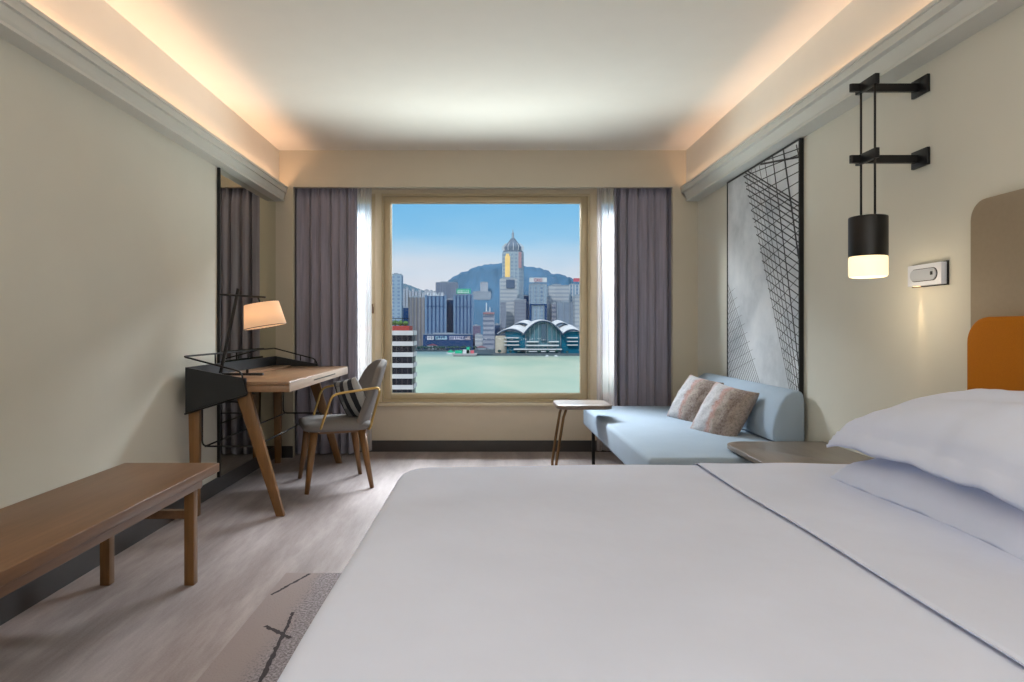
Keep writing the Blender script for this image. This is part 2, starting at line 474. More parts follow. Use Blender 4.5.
# ------------------------------------------------------------------ art panel
t = thing('art_panel', 'tall framed black-and-white print of lattice tower lines against clouds', 'wall art', (XR, 4.23, .35))
AY0, AY1, AZ0, AZ1 = 3.64, 4.745, .35, 2.186
obj('print', B(XR-.022, XR-.001, AY0+.012, AY1-.012, AZ0+.012, AZ1-.004), 'art', t)
bm = BM(); frame_rect(bm, AY0, AY1, AZ0, AZ1, 0, 1, .011)
for v in bm.verts: v.co = Vector((XR-.001-.025*v.co.y, v.co.x, v.co.z))
obj('frame', bm, 'black', t)
def WP(cx, cy):                                                  # crop coordinates -> panel (Y, z)
    px = 680+cx/2.433; py = 120+cy/2.433; Y = (XR-.022)*F/(px-VX); return (Y, H+(VY-py)*Y/F)
bm = BM()
def clip(a, b):
    y0, y1, z0, z1 = AY0+.014, AY1-.014, AZ0+.014, AZ1-.006; d = (b[0]-a[0], b[1]-a[1]); t0, t1 = 0, 1
    for p, q in ((-d[0], a[0]-y0), (d[0], y1-a[0]), (-d[1], a[1]-z0), (d[1], z1-a[1])):
        if p == 0:
            if q < 0: return None
        else:
            r = q/p
            if p < 0: t0 = max(t0, r)
            else: t1 = min(t1, r)
    if t0 >= t1: return None
    return ((a[0]+d[0]*t0, a[1]+d[1]*t0), (a[0]+d[0]*t1, a[1]+d[1]*t1))
def line(c0, c1, w):
    r = clip(WP(*c0), WP(*c1))
    if not r: return
    (a, b), (c, d) = r; L = math.hypot(c-a, d-b)
    if L < .01: return
    nx, nz = -(d-b)/L*w/2, (c-a)/L*w/2; x = XR-.0228
    bm.faces.new([bm.verts.new(p) for p in ((x, a+nx, b+nz), (x, c+nx, d+nz), (x, c-nx, d-nz), (x, a-nx, b-nz))])
for i, (a, b, w) in enumerate([(150, 268, 4), (158, 272, 4), (166, 276, 4), (176, 280, 5), (188, 285, 6), (203, 290, 7), (222, 297, 11), (250, 335, 15), (283, 420, 9)]):
    line((a, 60+(i < 6)*20), (b, 660), w*.0012)
for k in range(27):                                              # rings running down to the right
    tt = (k/26)**1.25; x = 150+tt*118; y = 115+tt*540
    line((x, y), (300, y+(300-x)*(.62+.25*tt)), .0035+.006*(1-tt))
for k in range(17):
    tt = (k/16)**1.2; x = 152+tt*116; y = 118+tt*530
    line((x, y), (300, y-(300-x)*(.35+1.3*tt)), .0028+.004*(1-tt))
line((195, 108), (300, 88), .012)
for k in range(17):
    s_ = k/16; line((117, 400+s_*215), (122+(1-s_)*72, 640), .005+.003*s_)
for k in range(9):
    s_ = k/8; line((117, 425+s_*190), (117+s_*50+16, 410+s_*170), .0022)
bm2 = bm
me_o = obj('printed_linework', bm2, 'ink', t)

# ------------------------------------------------------------------ bench
t = thing('bench', 'long low walnut luggage bench against the left wall', 'bench', (-1.435, 2.05, 0))
BX0, BX1, BZ = -1.662, -1.226, .488
obj('bench_top', B(BX0, BX1, 1.15, 2.93, BZ-.04, BZ), 'walnut', t, bevel=.004)
obj('apron', frame_rect(BM(), 0, 1, 0, 1, 0, 1, .1) if False else B(BX0+.025, BX1-.022, 1.22, 2.80, BZ-.078, BZ-.04), 'walnut', t)
for yy in (2.74, 1.30):
    for xx in (BX1-.074, BX0+.001):
        obj('leg', B(xx, xx+.042, yy, yy+.040, 0, BZ-.04), 'walnutz', t, bevel=.003)
    obj('stretcher', B(BX0+.043, BX1-.074, yy+.006, yy+.034, .285, .32), 'walnut', t)

# ------------------------------------------------------------------ desk
t = thing('writing_desk', 'oak writing desk with black tray surround and splayed legs, beside the wall mirror', 'desk', (-1.45, 4.5, 0))
D0, D1 = 3.72, 5.30
prof = [(-1.757, .877), (-1.757, .612), (-1.405, .722), (-1.405, .812), (-1.56, .838)]
bm = BM(); prism(bm, [(x, D0, z) for x, z in prof], (0, .014, 0)); prism(bm, [(x, D1-.014, z) for x, z in prof], (0, .014, 0))
prism(bm, [(-1.757, D0+.014, .877), (-1.757, D0+.014, .612), (-1.743, D0+.014, .616), (-1.743, D0+.014, .877)], (0, D1-D0-.028, 0))
prism(bm, [(-1.743, D0+.014, .616), (-1.405, D0+.014, .722), (-1.405, D0+.014, .731), (-1.743, D0+.014, .630)], (0, D1-D0-.028, 0))
obj('tray_surround', bm, 'shell', t)
obj('desktop', B(-1.742, -1.157, D0+.015, D1-.015, .772, .793), 'oak', t, bevel=.003)
obj('inner_shelf', B(-1.742, -1.60, D0+.1, D1-.1, .793, .806), 'oak', t, bevel=.002)
dr = obj('drawer', B(-1.70, -1.160, D0+.02, D1-.02, .731, .770), 'oak', t, bevel=.002)
df = obj('drawer_front_glare', B(-1.1595, -1.1535, D0+.015, D1-.015, .731, .790), 'oakglare', t, bevel=.001)  # thin pale cover, window reflection painted onto the desk front
obj('drawer_slot', B(-1.155, -1.1528, 4.25, 4.85, .757, .765), 'black', df)
for yy in (D0+.03, D1-.065):
    obj('leg', prism(BM(), [(-1.478, yy, .715), (-1.395, yy, .731), (-1.192, yy, 0), (-1.240, yy, 0)], (0, .035, 0)), 'walnutz', t, bevel=.004)
    obj('leg', prism(BM(), [(-1.755, yy, .64), (-1.688, yy, .64), (-1.695, yy, 0), (-1.742, yy, 0)], (0, .035, 0)), 'walnutz', t, bevel=.004)
rr = .0055
bm = BM()
tube(bm, bend([(-1.395, D0-.006, .728), (-1.43, D0-.006, .852), (-1.765, D0-.006, .94), (-1.765, D1+.006, .94), (-1.43, D1+.006, .852), (-1.405, D1+.006, .79)], .025), rr)
tube(bm, bend([(-1.395, D0-.006, .728), (-1.398, D0-.006, .717), (-1.757, D0-.006, .606)], .02), rr)
for yy in (4.15, 4.72): tube(bm, [(-1.765, yy, .875), (-1.765, yy, .94)], .005)
tube(bm, [(-1.43, D1+.006, .80), (-1.43, D1+.006, .852)], .005); tube(bm, [(-1.55, D1+.006, .838), (-1.55, D1+.006, .884)], .005)
obj('rail', bm, 'black', t, smooth=True)
for yy in (D0+.045, D1-.045):
    bm = BM()
    tube(bm, bend([(-1.678, yy, .635), (-1.678, yy, .41), (-1.345, yy, .41), (-1.455, yy, .672), (-1.62, yy, .672)], .035), rr)
    obj('brace', bm, 'black', t, smooth=True)
bm = BM(); tube(bm, [(-1.66, D0+.045, .41), (-1.66, D1-.045, .41)], rr); tube(bm, [(-1.36, D0+.045, .412), (-1.36, D1-.045, .412)], rr)
obj('stretcher', bm, 'black', t, smooth=True)

# ------------------------------------------------------------------ desk lamp
LY = 4.05
t = thing('desk_lamp', 'black angled-pole table lamp with warm linen shade standing on the desk', 'lamp', (-1.65, LY, .806))
bm = BM(); box(bm, -1.70, -1.42, LY-.012, LY+.012, .8065, .822); box(bm, -1.70, -1.675, LY-.09, LY+.09, .8065, .822)
obj('base', bm, 'black', t, bevel=.002)
obj('pole', tube(BM(), [(-1.690, LY, .815), (-1.576, LY, 1.356)], .011, 10), 'black', t)
obj('arm', tube(BM(), [(-1.685, LY-.018, 1.318), (-1.397, LY-.018, 1.300)], .006, 8), 'black', t)
obj('switch', tube(BM(), [(-1.52, LY, .822), (-1.52, LY, .845)], .008, 10), 'black', t)
R = Matrix.Rotation(-.17, 4, 'Y')
LC = Vector((-1.412, LY-.018, 1.188))
sh = obj('lamp_shade', lathe(BM(), [(.128, -.075), (.104, .075)], LC, 40, R, cap=False), 'shade', t, smooth=True, solid=.003)
bm = BM()
for r_, z_ in ((.1285, -.075), (.1045, .075)):
    tube(bm, [LC+R @ Vector((r_*math.cos(a), r_*math.sin(a), z_)) for a in [2*PI*k/32 for k in range(32)]], .0022, 6, closed=True)
obj('shade_trim', bm, 'black', sh, smooth=True)
bm = BM(); tube(bm, [(-1.448, LY-.018, 1.303), LC+R @ Vector((0, 0, .06))], .006); tube(bm, [LC+R @ Vector((-.104, 0, .07)), LC+R @ Vector((.104, 0, .07))], .003)
obj('hanger', bm, 'black', t, smooth=True)

# ------------------------------------------------------------------ chair (front = +y in its own space)
t = thing('desk_chair', 'grey upholstered desk chair with brass arms and tapered wooden legs', 'chair', (0, 0, 0))
def seat_f(a, r):
    return None
bm = BM()
def rrect(w, d, cr, n=6, taper=0):
    out = []
    for cx, cy, a0 in ((w-cr, d-cr, 0), (-(w-cr), d-cr, 90), (-(w-cr), -(d-cr), 180), (w-cr, -(d-cr), 270)):
        for k in range(n+1):
            a = math.radians(a0+90*k/n); out.append((cx+cr*math.cos(a), cy+cr*math.sin(a)))
    return out
rings = []
for inset, z in ((.05, .400), (.012, .406), (0, .418), (0, .436), (.008, .452), (.035, .464), (.12, .468)):
    rings.append([bm.verts.new((x*(1-inset/.25), y*(1-inset/.24)+.0, z)) for x, y in rrect(.245, .235, .09)])
for A, C in zip(rings, rings[1:]):
    for k in range(len(A)): bm.faces.new((A[k], A[(k+1) % len(A)], C[(k+1) % len(A)], C[k]))
bm.faces.new(rings[0][::-1]); bm.faces.new(rings[-1])
obj('seat', bm, 'chairfab', t, smooth=True)
def back_f(u, v):
    s = u*2-1
    hw = (.235+.01*math.sin(v*PI))*(1-.28*max(0, (v-.62)/.38)**2.2)
    x = s*hw
    y = -.210-.145*v+.10*s*s*(1-.2*v)
    z = .42+.46*v-.05*abs(s)**3*v
    return Vector((x, y, z))
bm = BM(); surf(bm, back_f, 18, 14)
obj('backrest', bm, 'chairfab', t, solid=.05, subsurf=2)
for s in (-1, 1):
    obj('leg', tube(BM(), [(s*.185, .165, .405), (s*.215, .19, .2), (s*.248, .218, 0)], .030, 12, r2=.0145), 'walnutz', t, smooth=True)
    obj('leg', tube(BM(), [(s*.175, -.16, .405), (s*.20, -.19, .2), (s*.228, -.222, 0)], .030, 12, r2=.0145), 'walnutz', t, smooth=True)
    pts = bend([(s*.19, -.20, .408), (s*.262, -.20, .412), (s*.275, -.275, .70), (s*.285, -.05, .675), (s*.275, .055, .66), (s*.243, .13, .42), (s*.18, .13, .400)], .05, 6)
    obj('armrest', tube(BM(), pts, .0085, 8), 'brass', t, smooth=True)
bm = BM(); box(bm, -.19, .19, .14, .19, .385, .402); box(bm, -.19, .19, -.19, -.14, .385, .402); box(bm, -.19, -.15, -.14, .14, .385, .402); box(bm, .15, .19, -.14, .14, .385, .402)
obj('seat_frame', bm, 'walnut', t)
ang = math.atan2(-(-.93), -.365)       # +y -> (-.93,-.365)
CH = Matrix.Translation((-1.090, 4.565, 0)) @ Matrix.Rotation(ang, 4, 'Z')
t.matrix_world = CH
# its cushion leans on the backrest
bm = pillow(BM(), .30, .30, .09, 0, .05, 1, 20, .002, 3)
o = obj('throw_pillow', bm, 'plaid', None, smooth=True, keep=(0, 0, 0))
o.matrix_world = CH @ Matrix.Translation((.005, -.125, .600)) @ Matrix.Rotation(math.radians(26), 4, 'Z') @ Matrix.Rotation(math.radians(70), 4, 'X') @ Matrix.Rotation(math.radians(-11), 4, 'Z')
tag(o, 'black and grey plaid cushion leaning on the desk chair backrest', 'cushion')

# ------------------------------------------------------------------ C-shaped side table
t = thing('side_table', 'small dark-topped side table with curved bronze legs, tucked over the daybed edge', 'side table', (.68, 4.62, 0))
TZ = .568
bm = BM()
oc = [( .68+x, 4.62+y) for x, y in rrect(.195, .19, .07, 6)]
prism(bm, [(x, y, TZ-.028) for x, y in oc], (0, 0, .028))
obj('table_top', bm, 'darkwood', t, bevel=.006)
for yy, xo in ((4.50, .515), (4.74, .515)):
    pts = [(xo+.04, yy, TZ-.03), (xo+.02, yy, .48), (xo-.01, yy, .3), (xo-.035, yy, .12), (xo-.035, yy, .03), (xo+.0, yy, .012), (xo+.2, yy, .011)]
    obj('leg', tube(BM(), pts, .010, 8), 'bronze', t, smooth=True)
obj('base', B(.50, .75, 4.49, 4.75, 0, .012), 'bronze', t, bevel=.003)

# ------------------------------------------------------------------ daybed
t = thing('daybed', 'pale blue upholstered daybed with a long bolster back, against the right wall', 'sofa', (1.27, 4.4, 0))
def slab(bm, x0, x1, y0, y1, z0, z1, r):
    box(bm, x0, x1, y0, y1, z0, z1)
obj('seat', B(.795, 1.765, 3.16, 5.33, .30, .462), 'bluefab', t, bevel=.028, segs=4)
obj('base_frame', B(.88, 1.74, 3.26, 5.26, .24, .30), 'black', t)
for xx in (.86, 1.70):
    for yy in (3.34, 5.20): obj('leg', B(xx-.012, xx+.012, yy-.012, yy+.012, 0, .30), 'black', t)
pr = [(1.600, .47), (1.597, .53), (1.612, .61), (1.640, .68), (1.672, .725), (1.710, .75), (1.745, .755), (1.770, .74), (1.778, .70), (1.780, .47)]
bm = BM(); secs = []
for yy, k in ((3.58, .90), (3.587, .96), (3.60, 1), (4.3, 1), (5.06, 1), (5.075, .96), (5.083, .90)):
    secs.append([bm.verts.new((1.69+(x-1.69)*k, yy, .60+(z-.60)*k if z > .48 else z)) for x, z in pr])
for A, C in zip(secs, secs[1:]):
    for k in range(len(A)): bm.faces.new((A[k], A[(k+1) % len(A)], C[(k+1) % len(A)], C[k]))
bm.faces.new(secs[0]); bm.faces.new(secs[-1][::-1])
obj('bolster', bm, 'bluefab', t, bevel=.006, segs=2)
def sofa_cushion(c, nrm, roll, label, seed, w=.37):
    bm = pillow(BM(), w, w, .15, 0, .06, 1, 26, .0022, seed)
    o = obj('throw_pillow', bm, 'pattern', None, smooth=True, keep=(0, 0, 0))
    z = Vector(nrm).normalized(); x = Vector((0, 0, 1)).cross(z).normalized(); y = z.cross(x)
    m = Matrix((x, y, z)).transposed().to_4x4()
    o.matrix_world = Matrix.Translation(c) @ m @ Matrix.Rotation(roll, 4, 'Z')
    tag(o, label, 'cushion', 'woven cushions on the daybed')
sofa_cushion((1.465, 3.98, .578), (-.80, -.36, .52), -.12, 'woven grey and rust cushion on the daybed, nearer one in front', 11)
sofa_cushion((1.470, 4.55, .588), (-.80, -.30, .52), -.10, 'woven grey and rust cushion on the daybed, farther one partly hidden', 12)

# ------------------------------------------------------------------ bedside table
t = thing('bedside_table', 'grey-brown bedside table with rounded corner between bed and daybed', 'bedside table', (1.52, 2.9, 0))
pts = [(1.795, 2.42), (1.795, 3.42)]
for k in range(7):
    a = math.radians(90+90*k/6); pts.append((1.25+.10+.10*math.cos(a), 3.42-.10+.10*math.sin(a)))
pts += [(1.22, 2.42)]
obj('table_top', prism(BM(), [(x, y, .475) for x, y in pts], (0, 0, .025)), 'greywood', t, bevel=.003)
obj('cabinet', B(1.33, 1.79, 2.48, 3.12, .16, .475), 'greywood', t)
obj('drawer', B(1.318, 1.332, 2.50, 3.10, .19, .455), 'walnut', t, bevel=.003)
obj('plinth', B(1.40, 1.78, 2.56, 3.06, 0, .16), 'black', t)

# ------------------------------------------------------------------ bed
t = thing('bed', 'large double bed with smooth white duvet filling the foreground', 'bed', (.7, 1.4, 0))
EX0, EY0, EY1, EZ = -.317, .50, 2.375, .60
obj('bed_base', B(-.22, 1.70, .58, 2.27, .06, .32), 'taupe', t, bevel=.01)
obj('mattress', B(-.27, 1.70, .54, 2.31, .32, .56), 'linen', t, bevel=.04, segs=3)
for xx in (-.12, 1.55):
    for yy in (.68, 2.15): obj('leg', B(xx, xx+.05, yy, yy+.05, 0, .06), 'black', t)
def drape(x0, x1, y0, y1, z, drop, r, cr, lift=0, amp=.003, nx=60, ny=60, right_free=True):
    # rounded sheet over the mattress: flat top, rounded shoulder, hanging skirt
    def f(u, v):
        def ax(s, a, b):                                   # s in 0..1 -> (pos, how far down)
            L = b-a; tot = L+2*drop; q = s*tot
            return q
        return None
    bm = BM()
    cx, cy = (x0+x1)/2, (y0+y1)/2
    def sec(s, half, roll):                               # arc-length profile
        a = abs(s); flat = half-roll
        if a <= flat: return s, 0.0
        q = a-flat; arc = roll*PI/2
        if q <= arc:
            th = q/roll; return math.copysign(flat+roll*math.sin(th), s), roll*(1-math.cos(th))
        return math.copysign(half, s), roll+(q-arc)
    hx, hy = (x1-x0)/2, (y1-y0)/2
    def samples(half):
        tot = half-r+r*PI/2+drop; o = []
        base = [i/30 for i in range(31)]
        flat = half-r
        arr = [flat*b for b in base]+[flat+r*PI/2*k/8 for k in range(1, 9)]+[flat+r*PI/2+drop*k/6 for k in range(1, 7)]
        return [-a for a in arr[:0:-1]]+arr
    sx, sy = samples(hx), samples(hy)
    grid = []
    for a in sx:
        row = []
        for b in sy:
            px, dx = sec(a, hx, r); py, dy = sec(b, hy, r)
            d = max(dx, dy)
            # rounded corner in plan
            ex = abs(px)-(hx-cr); ey = abs(py)-(hy-cr)
            if ex > 0 and ey > 0:
                m = math.hypot(ex, ey); k = max(ex, ey)/m if m > 0 else 1
                px = math.copysign(hx-cr+ex*k, px); py = math.copysign(hy-cr+ey*k, py)
            w = amp*(math.sin(3.1*px+1.7*py)+.6*math.sin(6.3*px-4.4*py+1)+.4*math.sin(9*py+2*px))
            fl = max(0, d-r)
            px += math.copysign(1, px)*(.006*math.sin(9*py+2)+.01)*min(1, fl/.1) if abs(dx) >= r else 0
            py += math.copysign(1, py)*(.006*math.sin(9*px)+.01)*min(1, fl/.1) if abs(dy) >= r else 0
            X, Y = cx+px, cy+py
            if not right_free and X > x1-.0: X = x1
            row.append(bm.verts.new((X, Y, z+lift+(w if d < .02 else w*.5)-d)))
        grid.append(row)
    for i in range(len(sx)-1):
        for j in range(len(sy)-1):
            bm.faces.new((grid[i][j], grid[i+1][j], grid[i+1][j+1], grid[i][j+1]))
    return bm
obj('duvet', drape(EX0, 1.70, EY0, EY1, EZ, .22, .045, .13), 'linen', t, smooth=True)
# turned-back sheet: its hem is the thin seam that crosses the bed
bm = BM()
def fold(u, v):
    y = EY0-.012+v*(EY1-EY0+.024); e = .045
    yy = y; z = EZ+.010
    for side, yb in ((1, EY1), (-1, EY0)):
        d = (y-yb)*side+e
        if d > 0:
            k = min(d/(e+.012), 1)*PI/2; yy = yb-side*e+side*(e+.012)*math.sin(k); z = EZ+.010-(e+.012)*(1-math.cos(k))
    x = .775+.012*math.sin(y*2.1)+(1.69-.775)*u
    lip = .004*max(0, 1-u/.010)
    w = .003*(math.sin(3.1*(x-.69)+1.7*(y-1.43))+.6*math.sin(6.3*(x-.69)-4.4*(y-1.43)+1)+.4*math.sin(9*(y-1.43)+2*(x-.69)))
    w += .004*math.sin(x*14+y*5)*min(1, u*3)*math.sin(y*3)
    return Vector((x, yy, z+w-lip+.001))
surf(bm, lambda u, v: fold(u**1.6, v), 50, 60)
obj('turned_back_sheet', bm, 'linen', t, smooth=True)
obj('sheet_hem', tube(BM(), [fold(.003, v/60)+Vector((-.001, 0, .001)) for v in range(1, 60)], .0016, 6), 'linen', t, smooth=True)

def bed_pillow(c, tilt, w, l, th, label, seed, yaw=0, fl=.10, bot=.8, droop=.055):
    bm = pillow(BM(), w, l, th, fl, .035, bot, 44, .0035, seed, .5)
    for v in bm.verts:                                           # soft sag of the flange
        u = abs(v.co.x)/(w/2); k = abs(v.co.y)/(l/2)
        e = min(1, max(0, max(u, k)-.80)/.20); v.co.z -= droop*e*e*(1+.12*math.sin(v.co.x*31+v.co.y*23))
    o = obj('bed_pillow', bm, 'linen', None, smooth=True, keep=(0, 0, 0))
    o.matrix_world = Matrix.Translation(c) @ Matrix.Rotation(yaw, 4, 'Z') @ Matrix.Rotation(-tilt, 4, 'Y')
    tag(o, label, 'pillow', 'bed pillows')
bed_pillow((1.42, 1.67, .640), .0, .60, .88, .22, 'white pillow lying flat on the sheet, lower of the stacked pair', 21, fl=.03, bot=.12, droop=.03)
bed_pillow((1.380, 1.685, .824), .17, .56, .84, .19, 'white flanged pillow on top of the stacked pair', 22, fl=.12)

# ------------------------------------------------------------------ headboard and panel
def round_panel(x0, x1, y0, y1, z0, z1, r):
    pts = [(y0, z0), (y1, z0)]
    for k in range(9): a = math.radians(90*k/8); pts.append((y1-r+r*math.cos(a), z1-r+r*math.sin(a)))
    for k in range(9): a = math.radians(90+90*k/8); pts.append((y0+r+r*math.cos(a), z1-r+r*math.sin(a)))
    return prism(BM(), [(x0, y, z) for y, z in pts], (x1-x0, 0, 0))
o = obj('headboard', round_panel(1.705, 1.765, .35, 2.285, .25, 1.142, .09), 'orange', None, bevel=.015, segs=3)
tag(o, 'amber-orange upholstered headboard with rounded corners behind the pillows', 'headboard')
o = obj('wall_panel', round_panel(1.768, 1.798, -.1, 2.345, .25, 1.565, .07), 'taupe', None, bevel=.004)
tag(o, 'taupe rounded wall panel rising behind the orange headboard', 'wall panel')

# ------------------------------------------------------------------ wall-hung pendant lamp
t = thing('wall_pendant_lamp', 'black cylinder lamp with glowing frosted end, hung from two wall brackets', 'lamp', (1.558, 2.62, 1.30))
for z in (2.103, 1.806):
    bm = BM(); box(bm, XR-.014, XR-.001, 2.60, 2.70, z-.036, z+.036)
    wp = obj('wall_plate', bm, 'black', t, bevel=.002)
    bm = BM(); box(bm, 1.515, XR-.014, 2.655, 2.672, z-.016, z+.016)
    tube(bm, [(1.515, 2.6635, z-.016), (1.515, 2.6635, z+.016)], .0085, 12)
    obj('arm', bm, 'black', t)
    obj('cross_plate', B(1.548, 1.566, 2.555, 2.695, z-.020, z+.020), 'black', t, bevel=.001)
for y_ in (2.668, 2.572):
    obj('rod', tube(BM(), [(1.557, y_, 1.56), (1.557, y_, 2.125)], .0045, 8), 'black', t, smooth=True)
cyl = obj('lamp_body', lathe(BM(), [(.064, 1.560), (.071, 1.558), (.072, 1.553), (.072, 1.40), (.069, 1.396)], (1.558, 2.62, 0), 40), 'black', t, bevel=.001)
obj('diffuser', lathe(BM(), [(.068, 1.396), (.071, 1.39), (.071, 1.322), (.068, 1.314), (.058, 1.311)], (1.558, 2.62, 0), 40), 'glow', t, smooth=True)

# ------------------------------------------------------------------ bedside reading light plate
t = thing('reading_light', 'white rectangular wall reading light with oval inset, glowing downward', 'wall light', (XR, 2.62, 1.28))
obj('plate', B(XR-.028, XR-.004, 2.50, 2.70, 1.277, 1.364), 'switchw', t, bevel=.002)
obj('back_plate', B(XR-.006, XR-.001, 2.495, 2.705, 1.273, 1.368), 'black', t)
def stadium(x0, x1, cy, cz, hw, r):
    pts = [(cy+hw-r+r*math.cos(a), cz+r*math.sin(a)) for a in [math.radians(-90+180*k/10) for k in range(11)]]
    pts += [(cy-hw+r+r*math.cos(a), cz+r*math.sin(a)) for a in [math.radians(90+180*k/10) for k in range(11)]]
    return prism(BM(), [(x0, y, z) for y, z in pts], (x1-x0, 0, 0))
obj('oval_rim', stadium(XR-.0295, XR-.027, 2.600, 1.320, .080, .026), 'black', t)
obj('lamp_head', stadium(XR-.034, XR-.029, 2.600, 1.320, .077, .0235), 'switchg', t, bevel=.001)
obj('swivel_joint', B(XR-.036, XR-.033, 2.540, 2.552, 1.316, 1.330), 'black', t)
obj('light_lens', B(XR-.024, XR-.010, 2.645, 2.67, 1.2755, 1.277), 'led', t)

# ------------------------------------------------------------------ rug
o = obj('area_rug', B(-.90, 1.2, .45, 2.86, 0, .010), 'rug', None)
tag(o, 'speckled grey rug with dark crossing lines under the bed', 'rug')
LZ = [.0104]
def rl(a, b, w=.018):
    LZ[0] += .0003
    A = Vector(((a[0]-VX)*H*F/(a[1]-VY)/F, H*F/(a[1]-VY), LZ[0])); C = Vector(((b[0]-VX)*H*F/(b[1]-VY)/F, H*F/(b[1]-VY), LZ[0]))
    d = (C-A).normalized(); n = Vector((-d.y, d.x, 0))*w/2
    bmr = globals()['rb']; N = 22; prev = None
    for k in range(N+1):
        p = A+(C-A)*k/N+n*random.uniform(-.3, .3); q = n*random.uniform(.6, 1.2)
        cur = (bmr.verts.new(p+q), bmr.verts.new(p-q))
        if prev: bmr.faces.new((prev[0], cur[0], cur[1], prev[1]))
        prev = cur
for a_, b_, w_ in (((271, 597.5), (310, 576), .014), ((265, 629), (291, 641), .018), ((293, 615), (282, 642), .013), ((284, 636), (258, 690), .016)):
    rb = BM(); rl(a_, b_, w_); obj('dark_line', rb, 'rugline', o)

# ================================================================== OUTSIDE
ZW = -42.0
def water_mat():
    n = NT('harbour_water'); n.rm(.35)
    co = n.coords((1, .35, 1)); f = n.noise(co, .012, 4)
    sep = n.new('ShaderNodeSeparateXYZ'); n.l.new(n.coords(), sep.inputs[0])
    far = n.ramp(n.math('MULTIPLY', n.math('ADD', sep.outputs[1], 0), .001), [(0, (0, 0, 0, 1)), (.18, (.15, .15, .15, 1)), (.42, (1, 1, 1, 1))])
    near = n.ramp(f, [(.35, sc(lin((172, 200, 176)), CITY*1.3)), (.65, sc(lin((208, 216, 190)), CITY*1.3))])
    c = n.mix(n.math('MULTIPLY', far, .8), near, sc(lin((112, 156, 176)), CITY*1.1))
    n.base(c); n.b.inputs['Specular IOR Level'].default_value = .05
    n.bump(n.noise(n.coords((1, .5, 1)), .3, 4), .4, .5); return n.m
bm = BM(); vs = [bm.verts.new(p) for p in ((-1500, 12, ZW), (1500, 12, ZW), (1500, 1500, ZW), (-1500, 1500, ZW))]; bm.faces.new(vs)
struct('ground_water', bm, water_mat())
shoreY = lambda px: F*(H-ZW)/((351.5 if px < 465 else 356.5)-VY)
bm = BM()
pts = [(-700, 1225), (-40, 1225), (-38, 1035), (400, 1020), (900, 1020), (900, 3200), (-1600, 3200), (-1600, 1225)]
prism(bm, [(x, y, ZW-1) for x, y in pts], (0, 0, 4))
struct('ground_shore', bm, cplain('waterfront_ground', (78, 98, 112)))

def ridge(name, pts, Y, back, base, mat, label, seed):
    rnd = random.Random(seed); bm = BM(); n = 90; rows = []
    def top(px):
        for (a, b), (c, d) in zip(pts, pts[1:]):
            if a <= px <= c: return b+(d-b)*(px-a)/(c-a)
        return pts[0][1] if px < pts[0][0] else pts[-1][1]
    x0, x1 = pts[0][0], pts[-1][0]
    for i in range(n+1):
        px = x0+(x1-x0)*i/n; T = P(px, top(px), Y); row = []
        for j in range(13):
            s = j/12; z = ZW+(T.z-ZW)*math.sin(s*PI/2)**.8+(0 if s in (0, 1) else rnd.uniform(-1, 1)*14*math.sin(s*PI))
            y = Y-back*(1-s)+rnd.uniform(-1, 1)*20*math.sin(s*PI)
            row.append(bm.verts.new((T.x*(1-.0*s), y, z)))
        T2 = bm.verts.new((T.x, Y+back, ZW)); row.append(T2); rows.append(row)
    for A, C in zip(rows, rows[1:]):
        for j in range(13): bm.faces.new((A[j], C[j], C[j+1], A[j+1]))
    o = obj(name, bm, mat, None, smooth=True); tag(o, label, 'mountain'); return o
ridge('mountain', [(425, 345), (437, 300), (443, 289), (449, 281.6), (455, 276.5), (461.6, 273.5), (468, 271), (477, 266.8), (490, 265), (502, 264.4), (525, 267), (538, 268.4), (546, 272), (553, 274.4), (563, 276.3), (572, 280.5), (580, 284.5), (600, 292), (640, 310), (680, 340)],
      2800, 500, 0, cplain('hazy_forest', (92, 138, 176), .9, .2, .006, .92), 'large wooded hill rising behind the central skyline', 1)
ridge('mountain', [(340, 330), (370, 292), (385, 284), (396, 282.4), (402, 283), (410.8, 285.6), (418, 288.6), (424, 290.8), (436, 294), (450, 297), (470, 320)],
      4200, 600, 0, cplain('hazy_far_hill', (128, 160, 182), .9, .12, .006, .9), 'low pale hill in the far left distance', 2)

def bld(px0, px1, ytop, Y, mat, label, depth=30, fins=0, zb=ZW+3, fw=1.4, roof=None, name='office_tower', group=None, rot=0, setback=0, finmat=None, roofmat=None):
    a = P(px0, ytop, Y); b = P(px1, ytop, Y); w = b.x-a.x
    t = thing(name, label, 'building', ((a.x+b.x)/2, Y+depth/2, zb), group)
    bm = BM(); box(bm, a.x, b.x, Y, Y+depth, zb, a.z)
    if setback: box(bm, a.x+w*.15, b.x-w*.15, Y+2, Y+depth-2, a.z, a.z+setback)
    obj('facade', bm, mat, t)
    if fins:
        bm = BM()
        for i in range(fins+1):
            x = a.x+w*i/fins; box(bm, x-fw/2, x+fw/2, Y-1.5, Y, zb, a.z+1)
        obj('mullions', bm, finmat or CM['fin'], t)
    bm = BM(); box(bm, a.x+w*.2, a.x+w*.6, Y+4, Y+depth*.6, a.z, a.z+3.5+(roof or 0)); box(bm, a.x, b.x, Y-.5, Y+1, a.z, a.z+1.5)
    obj('roof_plant', bm, roofmat or CM['pale'], t)
    return t
